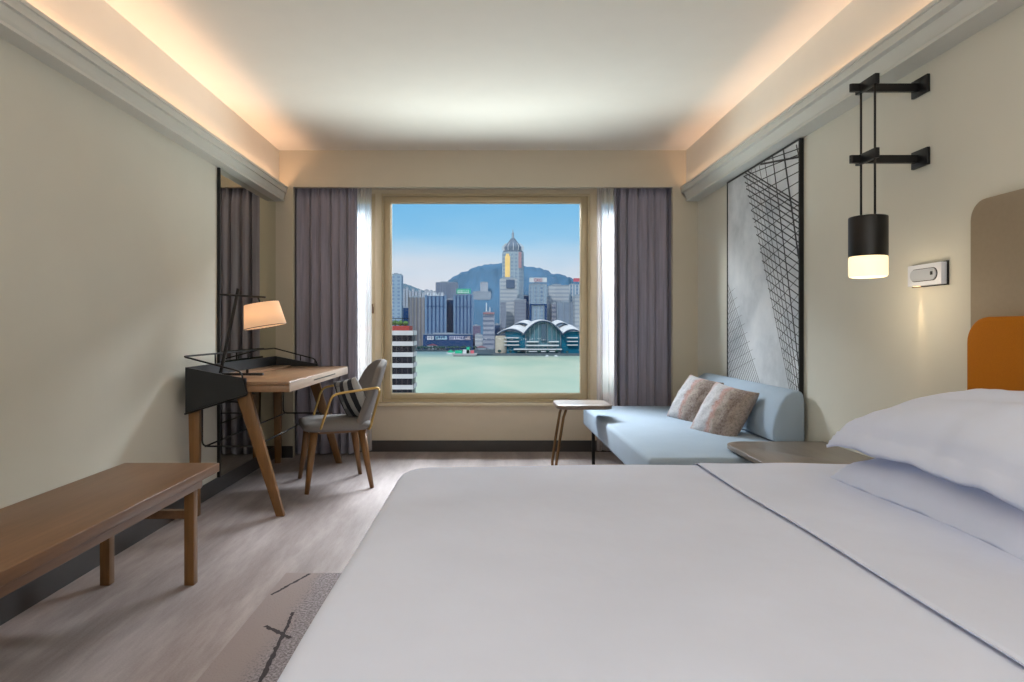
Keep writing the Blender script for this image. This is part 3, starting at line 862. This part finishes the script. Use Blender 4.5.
CM = dict(lit=cplain('lit_letters', (220, 228, 238)), fin=cplain('slate_fin', (58, 92, 134)), stripe=cplain('light_glass_stripe', (128, 160, 198)), pale=cplain('pale_concrete', (176, 190, 206)), white=cplain('white_clad', (228, 232, 238), k=1.15),
          dark=cplain('dark_blue_glass', (44, 84, 138)), red=cplain('red_paint', (206, 82, 84)), green=cplain('sign_green', (52, 190, 150), k=1.3),
          pink=cplain('pink_sign', (238, 120, 136)), teal=cplain('teal_glass', (30, 124, 158)), beige=cplain('beige_stone', (214, 204, 190)),
          leaf=cplain('harbour_tree_leaves', (58, 92, 92), .9, .3, .2), trunk=cplain('tree_trunk', (90, 84, 76)))
fac_blue = facade('blue_glass_facade', (70, 108, 160), (40, 78, 134), 9, 7, .6, .7, .7)
fac_grey = facade('grey_banded_facade', (160, 170, 190), (122, 136, 164), 7, 5, .5, 1.1, .6)
fac_greyv = facade('grey_vertical_facade', (160, 178, 206), (108, 122, 154), 500, 5, 1.1, .5, .7)
fac_pale = facade('pale_office_facade', (208, 216, 226), (146, 160, 184), 8, 9, .45, 1.1, .6)
fac_beige = facade('beige_vertical_facade', (168, 170, 180), (124, 128, 148), 500, 7, 1.1, .45, .7)
fac_apt = facade('hillside_apartment_facade', (206, 214, 228), (150, 168, 200), 7, 6, .5, .5, .7)
fac_lit = facade('lit_blue_facade', (176, 202, 226), (96, 130, 184), 8, 12, .5, .45, .7)
fac_slab = facade('terrace_facade', (182, 188, 206), (88, 110, 150), 9, 80, .45, .95, .9)
fac_pinkish = facade('pinkish_facade', (140, 128, 160), (110, 112, 150), 8, 6, .5, .5, .6)

bld(391.5, 401.5, 274.5, 1400, fac_lit, 'slender pale blue tower at the left edge of the window view', 28, finmat=CM['white'])
k = 0
for x0, x1, yt in ((402, 405, 289), (405.6, 408, 287.5), (408.6, 411, 291), (411.6, 414, 288.8), (414.8, 417.5, 291.5), (418.4, 421, 290), (421.8, 425, 293), (430, 433, 291), (433.4, 436, 292)):
    bld(x0, x1, yt, 1900, fac_apt, 'pale far-off apartment tower on the low hillside at left', 18, name='apartment_tower', group='far apartment towers')
bld(401.5, 409, 308, 1480, CM['dark'], 'low dark blue block beside the slender left tower', 20, name='office_block')
bld(409, 424, 297.5, 1380, fac_beige, 'taupe grey tower with vertical ribs above the banded near building', 30, fins=4, finmat=cplain('taupe_rib', (168, 162, 160)))
bld(424.5, 429, 290.5, 1600, fac_apt, 'thin white tower squeezed behind the left glass tower', 20, name='apartment_tower')
bld(436, 457.5, 282.8, 1500, fac_greyv, 'broad flat-topped grey tower behind the twin glass towers', 34, fins=8, finmat=cplain('grey_rib', (132, 146, 172)))
ta = bld(426, 445.5, 295.5, 1310, fac_blue, 'left one of the twin blue glass towers, with white letters on top', 34, fins=5, fw=4.6, finmat=CM['stripe'])
tb = bld(454.5, 472.5, 295.0, 1310, fac_blue, 'right one of the twin blue glass towers, under a green sign', 34, fins=5, fw=4.2, finmat=CM['stripe'])
bld(446, 454, 300, 1345, CM['dark'], 'narrow dark slab between the twin glass towers', 24, name='office_block')
def strip(parent, name, px0, px1, y0, y1, Y, mat, d=2):
    a = P(px0, y1, Y); b = P(px1, y0, Y)
    return obj(name, B(a.x, b.x, Y, Y+d, a.z, b.z), mat, parent)
def marks(parent, name, px0, px1, y0, y1, Y, mat, n, seed):
    rnd = random.Random(seed); bm = BM(); w = (px1-px0)/n
    for i in range(n):
        x = px0+i*w; a = P(x+w*.1, y1, Y); b = P(x+w*rnd.uniform(.55, .85), y0, Y); m = (a.z+b.z)/2; th = (b.z-a.z)*.2
        k = rnd.randint(0, 2)
        box(bm, a.x, a.x+(b.x-a.x)*.3, Y-.6, Y, a.z, b.z)
        if k != 1: box(bm, a.x, b.x, Y-.6, Y, b.z-th, b.z)
        if k != 0: box(bm, a.x, b.x, Y-.6, Y, a.z, a.z+th)
        if k == 2: box(bm, b.x-(b.x-a.x)*.3, b.x, Y-.6, Y, a.z, b.z)
    bmesh.ops.remove_doubles(bm, verts=bm.verts, dist=.0001)
    a = P(px0+w*.1, y1, Y); b = P(px1, y1, Y); box(bm, a.x, b.x, Y-.3, Y, a.z-.3, a.z+.3)
    mat.node_tree.nodes['Principled BSDF'].inputs['Emission Color'].default_value = (.85, .93, 1, 1); mat.node_tree.nodes['Principled BSDF'].inputs['Emission Strength'].default_value = .35
    return obj(name, bm, mat, parent)
def text(parent, name, s, px0, px1, y0, y1, Y, mat):
    cu = bpy.data.curves.new('t', 'FONT'); cu.body = s; cu.extrude = .3; to = bpy.data.objects.new('t', cu); COL.objects.link(to)
    dg = bpy.context.evaluated_depsgraph_get(); me = bpy.data.meshes.new_from_object(to.evaluated_get(dg)); bpy.data.objects.remove(to)
    bm = BM(); bm.from_mesh(me)
    xs = [v.co.x for v in bm.verts]; ys = [v.co.y for v in bm.verts]; a = P(px0, y1, Y); b = P(px1, y0, Y)
    for v in bm.verts:
        u = (v.co.x-min(xs))/(max(xs)-min(xs)); w = (v.co.y-min(ys))/(max(ys)-min(ys))
        v.co = Vector((a.x+(b.x-a.x)*u, Y-.3+v.co.z, a.z+(b.z-a.z)*w))
    return obj(name, bm, mat, parent)
marks(ta, 'rooftop_letters', 427, 444, 292.6, 295.4, 1308, CM['lit'], 6, 2)
s = strip(tb, 'rooftop_sign', 456.5, 470.5, 288.8, 293.6, 1308, CM['green']); marks(s, 'sign_letters', 457.5, 469.5, 290.0, 292.8, 1307, CM['lit'], 7, 3)
strip(tb, 'sky_lobby_band', 454.5, 472.5, 306.5, 307.3, 1308, CM['dark']); strip(ta, 'sky_lobby_band', 426, 445.5, 306, 306.8, 1308, CM['dark'])
po = bld(423, 473, 334.5, 1255, CM['dark'], 'dark low podium with lit signs at the foot of the twin towers', 30, name='podium_building')
marks(po, 'white_sign_letters', 427, 434, 336.0, 339.4, 1253, CM['lit'], 3, 5)
marks(po, 'cyan_sign_letters', 435.5, 447, 336.2, 339.2, 1253, cplain('cyan_sign', (130, 210, 230), k=1.3), 5, 6)
marks(po, 'lilac_sign_letters', 449.5, 464.5, 336.2, 339.2, 1253, cplain('lilac_sign', (220, 215, 240), k=1.2), 7, 7)
marks(po, 'warm_sign_letters', 465.5, 471, 336.4, 339.2, 1253, cplain('warm_sign', (246, 214, 196), k=1.2), 3, 8)
bld(480.2, 488, 282.4, 2440, fac_apt, 'white apartment tower standing alone on the hillside', 26, zb=118, name='apartment_tower')
bld(472.5, 491, 291.8, 2425, CM['pale'], 'long pale terrace building on the hillside below the white tower', 10, zb=112, name='terrace_building')
bld(472.8, 480.5, 326, 1270, fac_pinkish, 'small mauve block right of the podium signs', 24, name='office_block')
tm = bld(483, 494.5, 313, 1240, fac_slab, 'pale blue terraced block with a rooftop mast, beside the hall', 28)
a = P(486.4, 303, 1245); bm = BM(); box(bm, a.x-1, a.x+1, 1245, 1247, P(486, 313, 1245).z, a.z); box(bm, a.x+6, a.x+7.5, 1245, 1247, P(486, 313, 1245).z, a.z-8); obj('mast', bm, CM['white'], tm)
strip(tm, 'red_parapet', 483, 494.5, 312.3, 314, 1238, cplain('faded_red', (190, 140, 150)))
bld(475, 482.5, 335, 1251, fac_pale, 'low grey block at the waterfront behind the pier', 18, name='office_block')
bld(494.6, 500, 325, 1300, fac_blue, 'dark blue infill block behind the hall at left', 22, name='office_block')

# tall tower with pointed crown
Y = 1400
t = thing('skyscraper', 'tallest tower, with painted gold reflection, domed crown and spire', 'building', tuple(P(513, 350, Y)))
def ngon_tower(bm, cx, w, z0, z1, Y, d, ch=.22, k=1):
    hw = w/2*k; hd = d/2*k; c = ch*w
    p = [(-hw, -hd+c), (-hw+c, -hd), (hw-c, -hd), (hw, -hd+c), (hw, hd), (-hw, hd)]
    prism(bm, [(cx+x, Y+d/2+y, z0) for x, y in p], (0, 0, z1-z0))
c = P(513.3, 251.5, Y); W = 21.5*Y/F
fac_cp = facade('silver_tower_facade', (186, 206, 222), (112, 142, 182), 8, 9, .5, .5, .6)
obj('shaft', ngon_tower(BM(), c.x, W, ZW+3, c.z, Y, 44) or (lambda b: (ngon_tower(b, c.x, W, ZW+3, c.z, Y, 44), b)[1])(BM()), fac_cp, t) if False else None
b_ = BM(); ngon_tower(b_, c.x, W, ZW+3, c.z, Y, 44); obj('shaft', b_, fac_cp, t)
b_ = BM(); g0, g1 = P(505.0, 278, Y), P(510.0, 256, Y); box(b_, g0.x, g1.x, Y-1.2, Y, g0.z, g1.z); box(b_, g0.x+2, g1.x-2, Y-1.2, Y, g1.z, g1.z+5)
obj('gold_glint', b_, cplain('gold_reflection', (255, 214, 140), k=1.5), t)  # reflection painted as a gold strip on the shaft
b_ = BM(); g0, g1 = P(518.5, 268, Y), P(521.5, 252, Y); box(b_, g0.x, g1.x, Y-.9, Y+2, g0.z, g1.z); obj('rose_glint', b_, cplain('rose_reflection', (206, 168, 176)), t)  # second reflection painted on, in rose
cz = c.z; top = P(513.3, 237, Y).z; hh = top-cz
b_ = lathe(BM(), [(W*.46, cz), (W*.46, cz+hh*.12), (W*.40, cz+hh*.15), (W*.40, cz+hh*.38), (W*.34, cz+hh*.5), (W*.2, cz+hh*.78), (W*.1, top)], (c.x, Y+22, 0), 6)
obj('crown', b_, cplain('crown_grey', (132, 150, 172)), t)
b_ = BM()
for q in range(12):
    a0 = 2*PI*q/12; ring = [(c.x+W*.47*math.cos(a0), Y+22+W*.47*math.sin(a0), cz+hh*.12), (c.x+W*.50*math.cos(a0), Y+22+W*.50*math.sin(a0), cz+hh*.4), (c.x+W*.36*math.cos(a0), Y+22+W*.36*math.sin(a0), cz+hh*.62)]
    tube(b_, ring, .8, 4)
obj('crown_ribs', b_, CM['white'], t)
obj('spire', lathe(BM(), [(3.2, top-2), (2.6, top+8), (2.6, top+12), (1.0, top+14), (.5, P(513, 228, Y).z)], (c.x, Y+22, 0), 8), CM['pale'], t)
t2 = bld(500, 517.2, 278.6, 1330, fac_pale, 'stepped pale block standing in front of the tallest tower', 36)
strip(t2, 'dark_glass_panel', 506.2, 514.6, 279.6, 288, 1328, cplain('steel_glass', (98, 120, 152)))
bld(514.5, 526, 300, 1310, fac_grey, 'lower grey wing at the right foot of the tallest tower', 36)
bld(500.5, 506, 302, 1290, fac_grey, 'narrow grey annex left of the hall roof', 20, name='office_block')
bld(521.5, 530, 296, 1480, CM['dark'], 'deep blue block in the gap beside the white-signed tower', 30, name='office_block')
t3 = bld(529.8, 546.5, 284.5, 1300, fac_lit, 'pale tower topped by a white sign with red letters', 34, fins=5, finmat=CM['pale'])
s = strip(t3, 'rooftop_sign', 529.4, 546.8, 277.6, 282.2, 1297, CM['white']); text(s, 'sign_letters', 'CKO', 534, 542.2, 278.4, 281.6, 1296, cplain('sign_magenta', (190, 50, 110)))
strip(t3, 'mechanical_band', 529.6, 546.8, 304, 305, 1297, CM['dark'])
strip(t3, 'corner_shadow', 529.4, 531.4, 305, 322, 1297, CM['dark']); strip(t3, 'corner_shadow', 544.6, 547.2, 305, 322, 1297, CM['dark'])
bld(549, 569, 285.6, 1350, fac_pale, 'wide pale slab tower with fine horizontal banding at right', 34)
bld(547.2, 551.5, 297.5, 1330, fac_apt, 'slim white tower left of the wide slab tower', 20, name='apartment_tower')
bld(551.6, 558, 304, 1315, fac_slab, 'grey louvred block in front of the wide slab tower', 22, name='office_block')
bld(557.5, 575.5, 302.5, 1290, cplain('silver_glass_block', (164, 182, 206), .4, .12, .02), 'plain silver glass block behind the hall at right', 30, fins=3, finmat=CM['pale'])
t4 = bld(569.5, 578.5, 285, 1400, fac_lit, 'white and blue striped tower at the right edge, pink sign on top', 34, fins=3, finmat=CM['white'])
strip(t4, 'rooftop_sign', 573.5, 580.5, 278.2, 281.6, 1397, CM['pink'])
bld(575, 582, 296, 1250, fac_pale, 'pale tower cut by the right window frame', 30)

# curved-roof harbour hall
Y = 1050
t = thing('convention_hall', 'waterfront hall with white wing-like curved roofs and teal glass walls', 'building', tuple(P(537, 354, Y)))
def shell(pxa, pxb, yb, ytop, Yf, Yb, pxa2, pxb2, yb2, ytop2, name, thick=3, n=26):
    bm = BM()
    def arc(a, b, y0, y1, Yd, s): return P(a+(b-a)*s, y0-(y0-y1)*(1-abs(2*s-1)**2.1), Yd)
    surf(bm, lambda u, v: arc(pxa+(pxa2-pxa)*v, pxb+(pxb2-pxb)*v, yb+(yb2-yb)*v, ytop+(ytop2-ytop)*v, Yf+(Yb-Yf)*v, u), n, 4)
    o = obj(name, bm, CM['white'], t, smooth=True, solid=thick)
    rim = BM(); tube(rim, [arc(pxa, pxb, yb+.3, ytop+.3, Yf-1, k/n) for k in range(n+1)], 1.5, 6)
    obj('eave', rim, cplain('eave_dark', (70, 92, 118)), o)  # dark rim along the roof edge
shell(497.5, 524.0, 334.4, 329.2, Y-2, Y+50, 508, 531, 331, 324.8, 'roof_wing')
shell(562.5, 583, 334.4, 329.6, Y-2, Y+50, 556, 578, 331, 325, 'roof_wing')
shell(510.5, 532, 329, 323.0, Y+40, Y+90, 516, 536, 326, 320.8, 'roof_wing')
shell(553, 571, 329, 323.0, Y+40, Y+90, 549, 566, 326, 320.8, 'roof_wing')
shell(523.6, 562.6, 334.2, 320.9, Y-12, Y+60, 520.5, 561, 331, 320.4, 'main_roof')
# glass front under the big arch
bm = BM()
def gl(u, v):
    s = .05+.9*u; px = 523.6+39*s; yt = 334.2-13.3*(1-abs(2*s-1)**2.1)+1.2
    return P(px, 353-(353-yt)*v, Y+2-10*math.sin(u*PI))
surf(bm, gl, 24, 8); obj('glass_front', bm, facade('hall_glass', (104, 158, 172), (58, 104, 138), 5, 4, .75, .7, .75), t)
bm = BM()
for q in range(9):
    u = q/8; tube(bm, [gl(u, v/6)+Vector((0, -1.2, 0)) for v in range(7)], .45, 4)
obj('glass_mullions', bm, CM['pale'], t)
strip(t, 'entrance_tower', 541.2, 546.2, 324, 341, Y-12, cplain('slate_entry', (82, 108, 130)), 4)
for a0, a1 in ((505.5, 526), (561, 581)):
    strip(t, 'teal_wall', a0, a1, 331.5, 353.5, Y+4, CM['teal'], 40)
for a0, a1 in ((504, 519), (567.5, 578)):
    for yy in (337.3, 341.0, 344.6): strip(t, 'balcony', a0, a1, yy, yy+.9, Y-3, CM['white'], 7)
for a0, a1, yy, th in ((527, 538.5, 341.2, 1.1), (549, 559, 341.2, 1.1), (526.5, 559, 344.8, 1.3), (514, 562, 348.8, 1.1), (526, 558, 351, .8)):
    strip(t, 'balcony', a0, a1, yy, yy+th, Y-14, CM['white'], 16)
a, b = P(495.5, 353, Y), P(506.5, 335.8, Y); bm = BM()
lathe(bm, [(9.5, a.z), (9.5, b.z-3), (8.5, b.z), (0.5, b.z+.5)], ((a.x+b.x)/2, Y+6, 0), 20); obj('rotunda', bm, CM['beige'], t, smooth=False)
strip(t, 'promenade_wall', 493, 582, 353.4, 356.6, Y-22, cplain('quay_wall', (112, 124, 134)), 4)
strip(t, 'colonnade', 526, 560, 351.8, 354, Y-10, CM['pale'], 4)

# waterfront trees, one by one
for i in range(26):
    px = 418+i*3.3+random.uniform(-.8, .8) if i < 18 else 500+(i-18)*9.5+random.uniform(-1, 1)
    Yt = 1229 if i < 18 else 1036
    base = P(px, 349.5 if i < 18 else 354.5, Yt); base.z = ZW+3; hgt = random.uniform(6.5, 8.5) if i < 18 else random.uniform(4.5, 7)
    tr = thing('tree', 'small dark green tree on the far waterfront promenade', 'tree', tuple(base), 'waterfront trees')
    obj('trunk', tube(BM(), [base, base+Vector((0, 0, hgt*.5))], .5, 6), CM['trunk'], tr)
    bm = BM(); blob(bm, base+Vector((0, 0, hgt*.65)), hgt*.42, 2, .2, i, (1.1, 1, .8)); obj('crown', bm, CM['leaf'], tr)
# low waterfront pavilions
for x0, x1, yt, mt, lb in ((427, 437, 344.5, cplain('maroon_roof', (150, 92, 116)), 'low maroon-roofed waterfront shed below the left glass tower'), (438, 446, 347, CM['pale'], 'small pale kiosk on the quay below the podium'), (476, 486, 346.5, cplain('rose_roof', (176, 132, 146)), 'low rose-roofed shed on the quay behind the pier'), (487, 494, 348, CM['pale'], 'small pale quay building left of the hall')):
    a = P(x0, yt, 1236); b = P(x1, yt, 1236); t = thing('pavilion', lb, 'building', ((a.x+b.x)/2, 1242, ZW+3))
    obj('walls', B(a.x, b.x, 1236, 1248, ZW+3, a.z-2), CM['pale'], t)
    m = (a.x+b.x)/2; obj('roof', prism(BM(), [(a.x-1, 1235, a.z-2), (b.x+1, 1235, a.z-2), (m, 1235, a.z+1.5)], (0, 14, 0)), mt, t)
# ferry pier in front of the shore
Y = 1010
t = thing('ferry_pier', 'white and green ferry pier jutting into the harbour from the far shore', 'pier', tuple(P(464, 356, Y)))
a, b = P(454, 356, Y), P(476, 353.6, Y)
obj('deck', prism(BM(), [(a.x, Y, ZW), (b.x, Y, ZW), (b.x+2, Y, b.z), (a.x-4, Y, b.z)], (0, 26, 0)), cplain('pier_deck', (196, 196, 200)), t)
obj('waterline', B(a.x-1, b.x+1, Y-1, Y+1, ZW, ZW+1.0), cplain('pier_waterline', (90, 84, 96)), t)
for x0, x1, y0, mt in ((455, 462, 350.6, 'green'), (463, 470, 349.8, 'white'), (466.5, 469.5, 347.2, 'green'), (470.5, 474, 350.6, 'pink')):
    strip(t, 'pier_house', x0, x1, y0, 353.6, Y+6, CM[mt], 10)
a = P(449.5, 352, 1100); bm = BM(); prism(bm, [(a.x-4, 1100, ZW), (a.x+8, 1100, ZW), (a.x+11, 1100, ZW+2.5), (a.x-6, 1100, ZW+2.5)], (0, 5, 0))
t = thing('ferry_boat', 'small white and green ferry beside the pier', 'boat', (a.x, 1102, ZW))
obj('hull', bm, CM['white'], t); bm = BM(); box(bm, a.x-3, a.x+7, 1100.5, 1104.5, ZW+2.5, ZW+5); box(bm, a.x, a.x+4, 1101, 1104, ZW+5, ZW+7); obj('cabin', bm, CM['green'], t)
for px, lb in ((547, 'white boat moored left of the jetty gap in front of the hall'), (556, 'white boat moored at right in front of the hall')):
    a = P(px, 356, 1000); t = thing('moored_boat', lb, 'boat', (a.x, 1002, ZW))
    obj('hull', prism(BM(), [(a.x-2.5, 1000, ZW), (a.x+2.5, 1000, ZW), (a.x+3.5, 1000, ZW+1.2), (a.x-3.2, 1000, ZW+1.2)], (0, 4, 0)), CM['white'], t)
    obj('cabin', B(a.x-1.5, a.x+1.8, 1000.5, 1003, ZW+1.2, ZW+2.4), CM['white'], t)

# near banded building at the left of the view
Y = 190
t = thing('banded_building', 'near white building with dark window bands and a red rooftop strip', 'building', tuple(P(390, 400, Y)))
x0, x1, xr = P(340, 330, Y).x, P(413.2, 330, Y).x, P(409, 330, Y).x
nw = cplain('white_concrete', (226, 220, 226), .8, .04, .3, 1.15)
dk = cplain('dark_windows', (52, 50, 60), .3, .3, .4, .9)
ztop = P(400, 330.6, Y).z
bm = BM(); box(bm, x0+.4, x1-.4, Y+.3, Y+10, ZW, ztop-.2); obj('window_bands', bm, dk, t)
bm = BM(); z = ztop; per = 10.9*Y/F; i = 0
while z > ZW+1:
    box(bm, x0, x1, Y, Y+10.3, z-per*.40 if i else z-per*.42, z); z -= per; i += 1
obj('spandrels', bm, nw, t)
bm = BM(); z = ztop-per*.4
for k in range(14):
    x = x0+(x1-x0)*(k+.0)/13
    box(bm, x-.10, x+.10, Y+.15, Y+.35, ZW, ztop)
obj('mullions', bm, cplain('mullion_grey', (92, 84, 90)), t)
obj('red_parapet', B(x0, xr, Y+.5, Y+9, ztop, P(400, 325.8, Y).z), cplain('red_terrace', (190, 84, 82)), t)
bm = BM(); zr = P(400, 318.2, Y).z; zb = P(400, 325.8, Y).z
box(bm, x0, xr, Y+.5, Y+.62, zr-.14, zr+.05)
for k in range(11): x = x0+(xr-x0)*k/10; box(bm, x-.04, x+.04, Y+.5, Y+.6, zb, zr)
obj('railing', bm, cplain('railing_black', (40, 50, 60), k=.7), t)
for k in range(8):
    px = 370+k*5.1; a = P(px, 325, Y+3); a.z = zb
    g = thing('roof_shrub', 'green shrub on the red-edged terrace of the near banded building', 'shrub', tuple(a), 'terrace shrubs')
    bm = BM(); blob(bm, a+Vector((0, 0, .8)), .85, 2, .25, k, (1, 1, .95)); obj('foliage', bm, cplain('terrace_leaves', (112, 150, 92), .9, .35, 2), g)
    obj('stem', tube(BM(), [a, a+Vector((0, 0, .4))], .08, 6), CM['trunk'], g)

# ------------------------------------------------------------------ lights
def area(name, loc, rot, sx, sy, e, col, spread=None):
    l = bpy.data.lights.new(name, 'AREA'); l.shape = 'RECTANGLE'; l.size = sx; l.size_y = sy; l.energy = e; l.color = col
    if spread: l.spread = spread
    o = bpy.data.objects.new(name, l); COL.objects.link(o); o.location = loc; o.rotation_euler = rot; return o
# LED strips in the cove, lighting the recess from below
area('cove_light', (-1.757, 1.44, 2.27), (PI, 0, 0), .03, 7.9, 17, (1, .57, .34))
area('cove_light', (1.677, 1.44, 2.27), (PI, 0, 0), .03, 7.9, 17, (1, .57, .34))
# unseen fill lamps added behind the camera to brighten the room
area('rear_fill_top', (0, -.9, 2.6), (0, 0, 0), 2.6, 2.4, 8, (1, .97, .94))
area('rear_fill_back', (0, -2.4, 1.5), (PI/2, 0, 0), 3.0, 1.8, 20, (.96, .97, 1))
area('rear_fill_up', (0, -1.2, .9), (PI, 0, 0), 2.4, 1.6, 62, (1, .98, .95))
area('window_fill_above', (0, 7.1, 3.75), (math.radians(-52), 0, 0), 4.2, 1.9, 2100, (.90, .95, 1))  # lamp added outside, above the view, to boost daylight through the window
area('window_fill_below', (0, 6.9, -.5), (math.radians(-125), 0, 0), 3.6, 1.0, 420, (.92, .98, .98))  # lamp added below the sill, standing in for light off the water
l = bpy.data.lights.new('desk_lamp_bulb', 'POINT'); l.energy = .9; l.color = (1, .86, .70); l.shadow_soft_size = .03
o = bpy.data.objects.new('desk_lamp_bulb', l); COL.objects.link(o); o.location = LC
l = bpy.data.lights.new('pendant_bulb', 'POINT'); l.energy = 1.5; l.color = (1, .8, .55); l.shadow_soft_size = .05
o = bpy.data.objects.new('pendant_bulb', l); COL.objects.link(o); o.location = (1.558, 2.62, 1.23)
l = bpy.data.lights.new('reading_beam', 'SPOT'); l.energy = 4.5; l.color = (1, .72, .42); l.spot_size = .55; l.spot_blend = 1; l.shadow_soft_size = .006
o = bpy.data.objects.new('reading_beam', l); COL.objects.link(o); o.location = (XR-.016, 2.658, 1.272); o.rotation_euler = (0, .02, 0)
# sun on the city, from behind the building (north side in shade)
l = bpy.data.lights.new('sun', 'SUN'); l.energy = 2.2; l.angle = .03; l.color = (1, .95, .88)
o = bpy.data.objects.new('sun', l); COL.objects.link(o); o.rotation_euler = (math.radians(52), 0, math.radians(-28))
# portal so that sky light through the window is sampled well
l = area('window_portal', (-.03, 6.02, 1.4), (-PI/2, 0, 0), 2.8, 1.95, 1, (1, 1, 1)); l.data.cycles.is_portal = True

# ------------------------------------------------------------------ sky
w = bpy.data.worlds.new('sky'); bpy.context.scene.world = w; w.use_nodes = True
nt = w.node_tree; nd = nt.nodes; lk = nt.links; bg = nd['Background']
tc = nd.new('ShaderNodeTexCoord'); sx = nd.new('ShaderNodeSeparateXYZ'); lk.new(tc.outputs['Generated'], sx.inputs[0])
mp = nd.new('ShaderNodeMapping'); mp.inputs['Scale'].default_value = (3, 3, 14); lk.new(tc.outputs['Generated'], mp.inputs[0])
nz = nd.new('ShaderNodeTexNoise'); nz.inputs['Scale'].default_value = 1.3; nz.inputs['Detail'].default_value = 5; lk.new(mp.outputs[0], nz.inputs[0])
m1 = nd.new('ShaderNodeMath'); m1.operation = 'MULTIPLY_ADD'; lk.new(nz.outputs[0], m1.inputs[0]); m1.inputs[1].default_value = .07; lk.new(sx.outputs[2], m1.inputs[2])
m2 = nd.new('ShaderNodeMath'); m2.operation = 'SUBTRACT'; lk.new(m1.outputs[0], m2.inputs[0]); m2.inputs[1].default_value = .035
rp = nd.new('ShaderNodeValToRGB'); lk.new(m2.outputs[0], rp.inputs[0]); el = rp.color_ramp.elements; rp.color_ramp.interpolation = 'B_SPLINE'
stops = [(0, (214, 218, 230)), (.075, (226, 228, 238)), (.105, (200, 221, 240)), (.14, (152, 208, 243)), (.19, (112, 188, 238)), (.30, (118, 188, 238)), (.6, (225, 232, 240))]
while len(el) < len(stops): el.new(.5)
for i, (p, c) in enumerate(stops): el[i].position = p; el[i].color = lin(c)
mr = nd.new('ShaderNodeMapRange'); lk.new(sx.outputs[2], mr.inputs[0])
for i, v in ((1, .24), (2, .5), (3, 1.0), (4, 1.6)): mr.inputs[i].default_value = v
lk.new(rp.outputs[0], bg.inputs[0]); lk.new(mr.outputs[0], bg.inputs[1])

# ------------------------------------------------------------------ camera and colour
cam = bpy.data.cameras.new('camera'); co = bpy.data.objects.new('camera', cam); COL.objects.link(co)
co.location = (0, 0, H); co.rotation_euler = (PI/2, 0, 0)
cam.sensor_width = 36; cam.lens = F/1024*36; cam.shift_x = (512-VX)/1024; cam.shift_y = -(341-VY)/1024
cam.clip_end = 9000; cam.clip_start = .05
S = bpy.context.scene; S.camera = co
S.view_settings.view_transform = 'Standard'; S.view_settings.look = 'None'; S.view_settings.exposure = 0
S.cycles.use_denoising = True; S.cycles.denoising_prefilter = 'ACCURATE'; S.cycles.denoising_input_passes = 'RGB_ALBEDO_NORMAL'; S.cycles.max_bounces = 8; S.cycles.diffuse_bounces = 5; S.cycles.sample_clamp_indirect = 4
S.cycles.transparent_max_bounces = 12; S.cycles.caustics_reflective = False; S.cycles.caustics_refractive = False
